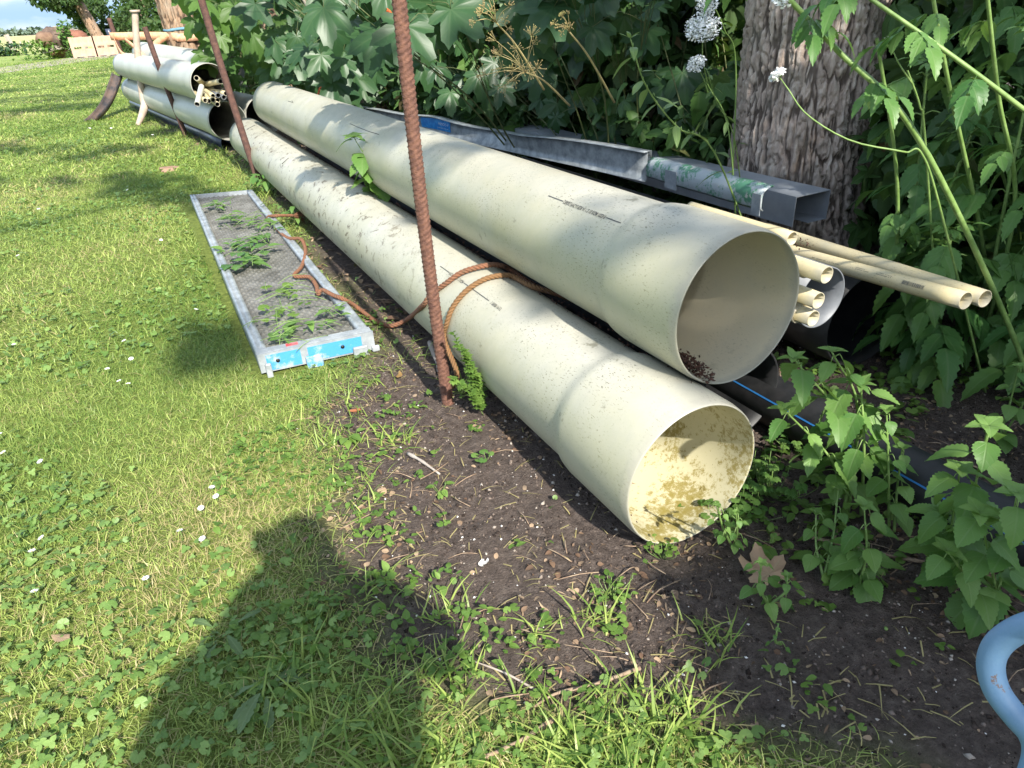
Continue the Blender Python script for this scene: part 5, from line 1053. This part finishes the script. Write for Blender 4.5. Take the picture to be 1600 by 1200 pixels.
# far trees at the left
f0 = atY(152, 60, 52); f1 = atY(112, -12, 52)
tree('distant leaning tree with a pale bare trunk at the top left', (f0[0]+.3, 52, 0), tuple(f1+(f1-f0)*.8), .36, .22, [(np.array(atY(px, py, yy_)), (rr_, rr_, rr_*.55), nn_) for px, py, yy_, rr_, nn_ in
     ((75, 2, 51, .75, 420), (95, 6, 52, .7, 420), (118, 18, 53, .6, 350), (130, 34, 54, .6, 350), (105, -8, 51, 1.0, 500), (60, -4, 50, .6, 350), (140, 10, 54, 1.0, 600), (128, 50, 55, .35, 120))], size=.22, nk=40, nh=60, limbs=False)
tree('distant dense dark tree behind the pallets at the top left', (f0[0]+3.0, 56, 0), (f0[0]+2.6, 56, 7), .4, .3, [(np.array(atY(px, py, yy_)), (rr_, rr_, rr_*.8), nn_) for px, py, yy_, rr_, nn_ in
     ((175, 15, 56, 1.7, 1500), (165, 45, 57, 1.2, 1100), (200, 50, 56, 1.5, 1300), (230, 30, 50, 1.8, 1300), (260, 60, 45, 1.4, 1200), (185, 70, 54, .8, 600), (215, 75, 50, .9, 700), (245, 5, 50, 1.6, 900))], size=.26, nk=40, nh=60, limbs=False)
hd = Leaves()
P = np.c_[rng.uniform(2.2, 9, 26000), rng.uniform(15, 50, 26000), rng.uniform(0, 1, 26000)**.8*4.5]; P = P[(P[:, 0] > 1.9+.045*P[:, 1]) & (P[:, 2] < 2.0+.09*P[:, 1]) & (fbm(P*.7, 3) > .46)]; P = P[in_view(P, 100)]; k = len(P)
hd.put(T_oval+T_maple, P, rot_batch(rng.uniform(0, 6.28, k), rng.normal(-.4, .4, k), rng.normal(0, .5, k)), rng.uniform(.18, .34, k), rng.beta(1.5, 2.5, k)); tag(hd.build('woodland_edge', L_dark), 'dark leafy woodland edge running back behind the far stack', 'woodland', kind='stuff')

# ---------------------------------------------------------------- the far end of the garden
def post(label, px, py, px2, py2, r, mat=wood_grey, cat='post', name='fence_post', Y=None):
    b0_ = atZ(px, py); t = atY(px2, py2, b0_[1]); b = MB(); V, F = tube([b0_-(0, 0, .1), b0_*.5+t*.5, t], [r*1.1, r, r*.95], 4); b.add(V, F); return tag(b.build(name, mat, smooth=False, loc=b0_), label, cat)
post('pale leaning fence post at the left edge of the far meadow', 23, 80, 9, 54, .20)
post('thick fence post standing behind the heap of wood', 94, 62, 85, 41, .35)
post('thin fence post behind the ivy covered post', 105, 66, 99, 50, .10)
post('weathered post between the wood heap and the pallets', 112, 88, 112, 44, .14)
post('dark bare pole in front of the pallets', 139, 84, 124, 50, .09, wood_grey, 'pole', 'pole')
b = MB()
def wire(a, c, y1, y2, r=.03, sag=.1): p, q = atY(*a, y1), atY(*c, y2); b.add(*tube(curve([p, (p+q)/2-(0, 0, sag), q], 12), r, 4))
for k in range(9): p = atY(18+k*13, 67-k*1.6, 95); b.add(*tube([p*[1, 1, 0], p+(0, 0, .05)], .06, 5))
wire((9, 59), (140, 43), 96, 92); wire((20, 72), (62, 66), 80, 90)
tag(b.build('wire_fence', wood_grey), 'thin wire fence crossing the far meadow', 'fence')
# heap of scrap wood
hp0 = atZ(83, 92)
for k, (px, py, s, lab) in enumerate(((74, 62, .55, 'brown rotten stump lying at the left of the far heap'), (89, 60, .75, 'largest dark brown stump on top of the far heap'), (86, 76, .6, 'orange brown log end in the middle of the far heap'), (95, 84, .5, 'pale sawn log at the bottom right of the far heap'), (120, 58, .5, 'reddish brown log lying behind the pallets'))):
    c = atY(px, py, 49+.3*k); V = ico*s; Vn = []; m_ = MB()
    th_, ph_ = np.meshgrid(np.linspace(0, math.pi, 9), np.linspace(0, 2*math.pi, 13)[:-1], indexing='ij'); S = np.stack([np.sin(th_)*np.cos(ph_), np.sin(th_)*np.sin(ph_), np.cos(th_)], -1)
    S = S*(s*(.7+.7*fbm(S*2.1+k*5, 3)))[..., None]*[1, 1, .75]; i = np.arange(8)[:, None]*12; j = np.arange(12)[None]; j2 = (j+1) % 12; m_.add(S.reshape(-1, 3)+c, np.stack([i+j, i+12+j, i+12+j2, i+j2], -1).reshape(-1, 4))
    tag(m_.build('scrap_log', simple('log_'+str(k), *(((.14, .08, .05), (.22, .14, .09)), ((.07, .045, .035), (.16, .11, .08)), ((.30, .17, .08), (.42, .28, .16)), ((.45, .32, .2), (.5, .38, .26)), ((.2, .08, .05), (.26, .12, .08)))[k], .9, sc=2)), lab, 'log')
b = MB()
for k in range(7): p = atY(66+random.uniform(0, 14), 84-random.uniform(0, 8), 48.4); q = atY(92+random.uniform(0, 14), 70-random.uniform(-6, 8), 48.8); b.add(*tube([p, q], .05, 4))
tag(b.build('scrap_boards', wood_grey), 'grey boards and poles lying across the far wood heap', 'boards', kind='stuff')
lv = Leaves(); P = np.c_[rng.normal(0, .45, 500), rng.normal(0, .4, 500), rng.uniform(-.9, .6, 500)]+atY(64, 82, 48.5); lv.put(T_oval, P, rot_batch(rng.uniform(0, 6, 500), rng.normal(0, .5, 500)), .22); tag(lv.build('bush', L_weed), 'small green bush at the left of the far wood heap', 'bush')
lv = Leaves(); P = np.c_[rng.normal(0, .22, 420), rng.normal(0, .3, 420), rng.uniform(-1.0, 1.3, 420)]+atY(110, 72, 48.2); lv.put(T_oval, P, rot_batch(rng.uniform(0, 6, 420), rng.normal(0, .5, 420)), .2); tag(lv.build('ivy', L_nettle), 'pale ivy climbing the post between heap and pallets', 'ivy')
lv = Leaves(); P = np.c_[rng.normal(0, .8, 600), rng.normal(0, .5, 600), rng.uniform(-.9, .4, 600)]+atY(3, 78, 62); lv.put(T_oval, P, rot_batch(rng.uniform(0, 6, 600), rng.normal(0, .5, 600)), .3); tag(lv.build('bush', L_maple), 'dark bush at the left edge in front of the fence post', 'bush')
# pallets on edge
for k, (xa, xb) in enumerate(((114, 150), (151, 184))):
    pa_, pb_ = atZ(xa, 86.5-1.6*k), atZ(xb, 85-1.8*k); pa_[1] = pb_[1] = 46.5; pa_ = atY(xa, 86, 47); pb_ = atY(xb, 82, 47); pa_[2] = pb_[2] = 0; e = empty('pallet', ['left pale wooden pallet standing on edge at the far end of the lawn', 'right pale wooden pallet standing on edge beside the far orange strap'][k], 'pallet', pa_); d = pb_-pa_; Lp = np.linalg.norm(d); Mx = np.stack([d/Lp, [0, 1, 0], [0, 0, 1.]], -1)
    for z0, z1 in ((.05, .42), (.52, .98)): V, F = box(0, Lp-.03, 0, .05, z0, z1); mesh('board', xform(V, Mx, pa_), F, pallet_m, e, False)
    for s in (.0, .46, .92): V, F = box(s*Lp*.99, s*Lp*.99+.16, -.012, -.002, .0, 1.0); mesh('batten', xform(V, Mx, pa_), F, pallet_m, e, False)
b = MB(); p, q = atY(133, 63, 47.5), atY(180, 58, 47.5); b.add(*tube([p, q], .05, 5)); tag(b.build('metal_rail', galv), 'thin grey metal rail lying above the far pallets', 'rail')
b = MB(); p, q = atY(173, 60, 47.2), atY(169, 45, 47.2); b.add(*tube([p, q], .16, 4)); tag(b.build('gate_post', dark_prof), 'dark post at the right end of the far pallets', 'post')
# meadow skyline
tl = Leaves()
P = np.c_[rng.uniform(-230, 160, 9000), rng.uniform(560, 600, 9000), np.zeros(9000)]; hh = 3+7*sstep(fbm(np.c_[P[:, 0]*.03, P[:, 1]*0, P[:, 0]*0], 4), .40, .70); P[:, 2] = rng.uniform(0, 1, 9000)*hh; k = len(P)
tl.put(T_oval, P, rot_batch(rng.uniform(0, 6.28, k), rng.normal(0, .6, k)), rng.uniform(2, 3.6, k)); tlm = leaf_mat('leaf_haze_tinted', (.12, .17, .13), (.17, .22, .16), 0, .9, .1); tag(tl.build('treeline', tlm), 'hazy line of trees on the horizon beyond the meadow', 'treeline', kind='stuff')  # haze over the far trees is put into this pale leaf colour

# ---------------------------------------------------------------- the person taking the picture, standing behind the lens
def skin(name, J, E, mat, parent=None, sub=2):
    me = bpy.data.meshes.new(name); me.from_pydata([j[:3] for j in J], E, []); o = bpy.data.objects.new(name, me); col.objects.link(o)
    m = o.modifiers.new('skin', 'SKIN'); sv = me.skin_vertices[0].data if me.skin_vertices else None
    if sv is None:
        bpy.context.view_layer.objects.active = o; me.update(); bpy.context.view_layer.update()
    lay = me.skin_vertices[0] if len(me.skin_vertices) else me.attributes.get('skin_vertices')
    for i, j in enumerate(J): me.skin_vertices[0].data[i].radius = (j[3], j[4] if len(j) > 4 else j[3])
    me.skin_vertices[0].data[0].use_root = True; s = o.modifiers.new('sub', 'SUBSURF'); s.levels = s.render_levels = sub
    me.materials.append(mat)
    if parent: o.parent = parent
    return o
J = [(-.06, -.49, .95, .20, .13), (-.05, -.48, 1.15, .25, .13), (-.04, -.47, 1.30, .23, .12), (-.01, -.44, 1.42, .14, .10), (.01, -.42, 1.51, .11, .10), (.025, -.40, 1.60, .105, .11), (.025, -.40, 1.67, .07, .08),
     (-.29, -.43, 1.31, .08, .08), (-.37, -.32, 1.08, .07, .07), (-.12, -.09, 1.25, .03, .03), (.18, -.42, 1.35, .08, .08), (.27, -.32, 1.10, .08, .08), (.07, -.11, 1.23, .03, .03),
     (-.17, -.47, .86, .10, .10), (-.19, -.44, .50, .065, .07), (-.19, -.49, .08, .045, .05), (-.20, -.36, .04, .04, .03), (.02, -.47, .86, .10, .10), (.05, -.44, .50, .065, .07), (.05, -.49, .08, .045, .05), (.06, -.36, .04, .04, .03)]
E_ = [(0, 1), (1, 2), (2, 3), (3, 4), (4, 5), (5, 6), (2, 7), (7, 8), (8, 9), (2, 10), (10, 11), (11, 12), (0, 13), (13, 14), (14, 15), (15, 16), (0, 17), (17, 18), (18, 19), (19, 20)]
fx = -CF*.03+CP
for hidx, side in ((9, -1), (12, 1)):
    h = np.array(J[hidx][:3])
    for k in range(4):
        b1_ = h+np.array([side*-.012, .02, .014*k-.02]); b2_ = b1_+np.array([side*-.03, .022, .004]); J += [(*b1_, .009), (*b2_, .008)]; n_ = len(J); E_ += [(hidx, n_-2), (n_-2, n_-1)]
    b1_ = h+np.array([side*-.01, -.005, .03]); J += [(*b1_, .011), (*(b1_+(side*-.02, -.005, .02)), .009)]; n_ = len(J); E_ += [(hidx, n_-2), (n_-2, n_-1)]
try:
    pers = skin('person', J, E_, simple('cloth_dark', (.05, .06, .09), (.08, .09, .13), .8)); tag(pers, 'person in dark clothes standing on the grass and holding up a phone', 'person')
    M_ = np.stack([CR, CU, -CF], -1); V, F = box(-.075, .075, -.036, .036, .0, .008); tag(mesh('phone', xform(V, M_, CP-CF*.022), F, black_pl, smooth=False, loc=CP-CF*.022), 'dark phone held up by the person', 'phone')
except Exception as ex: print('person failed', ex)
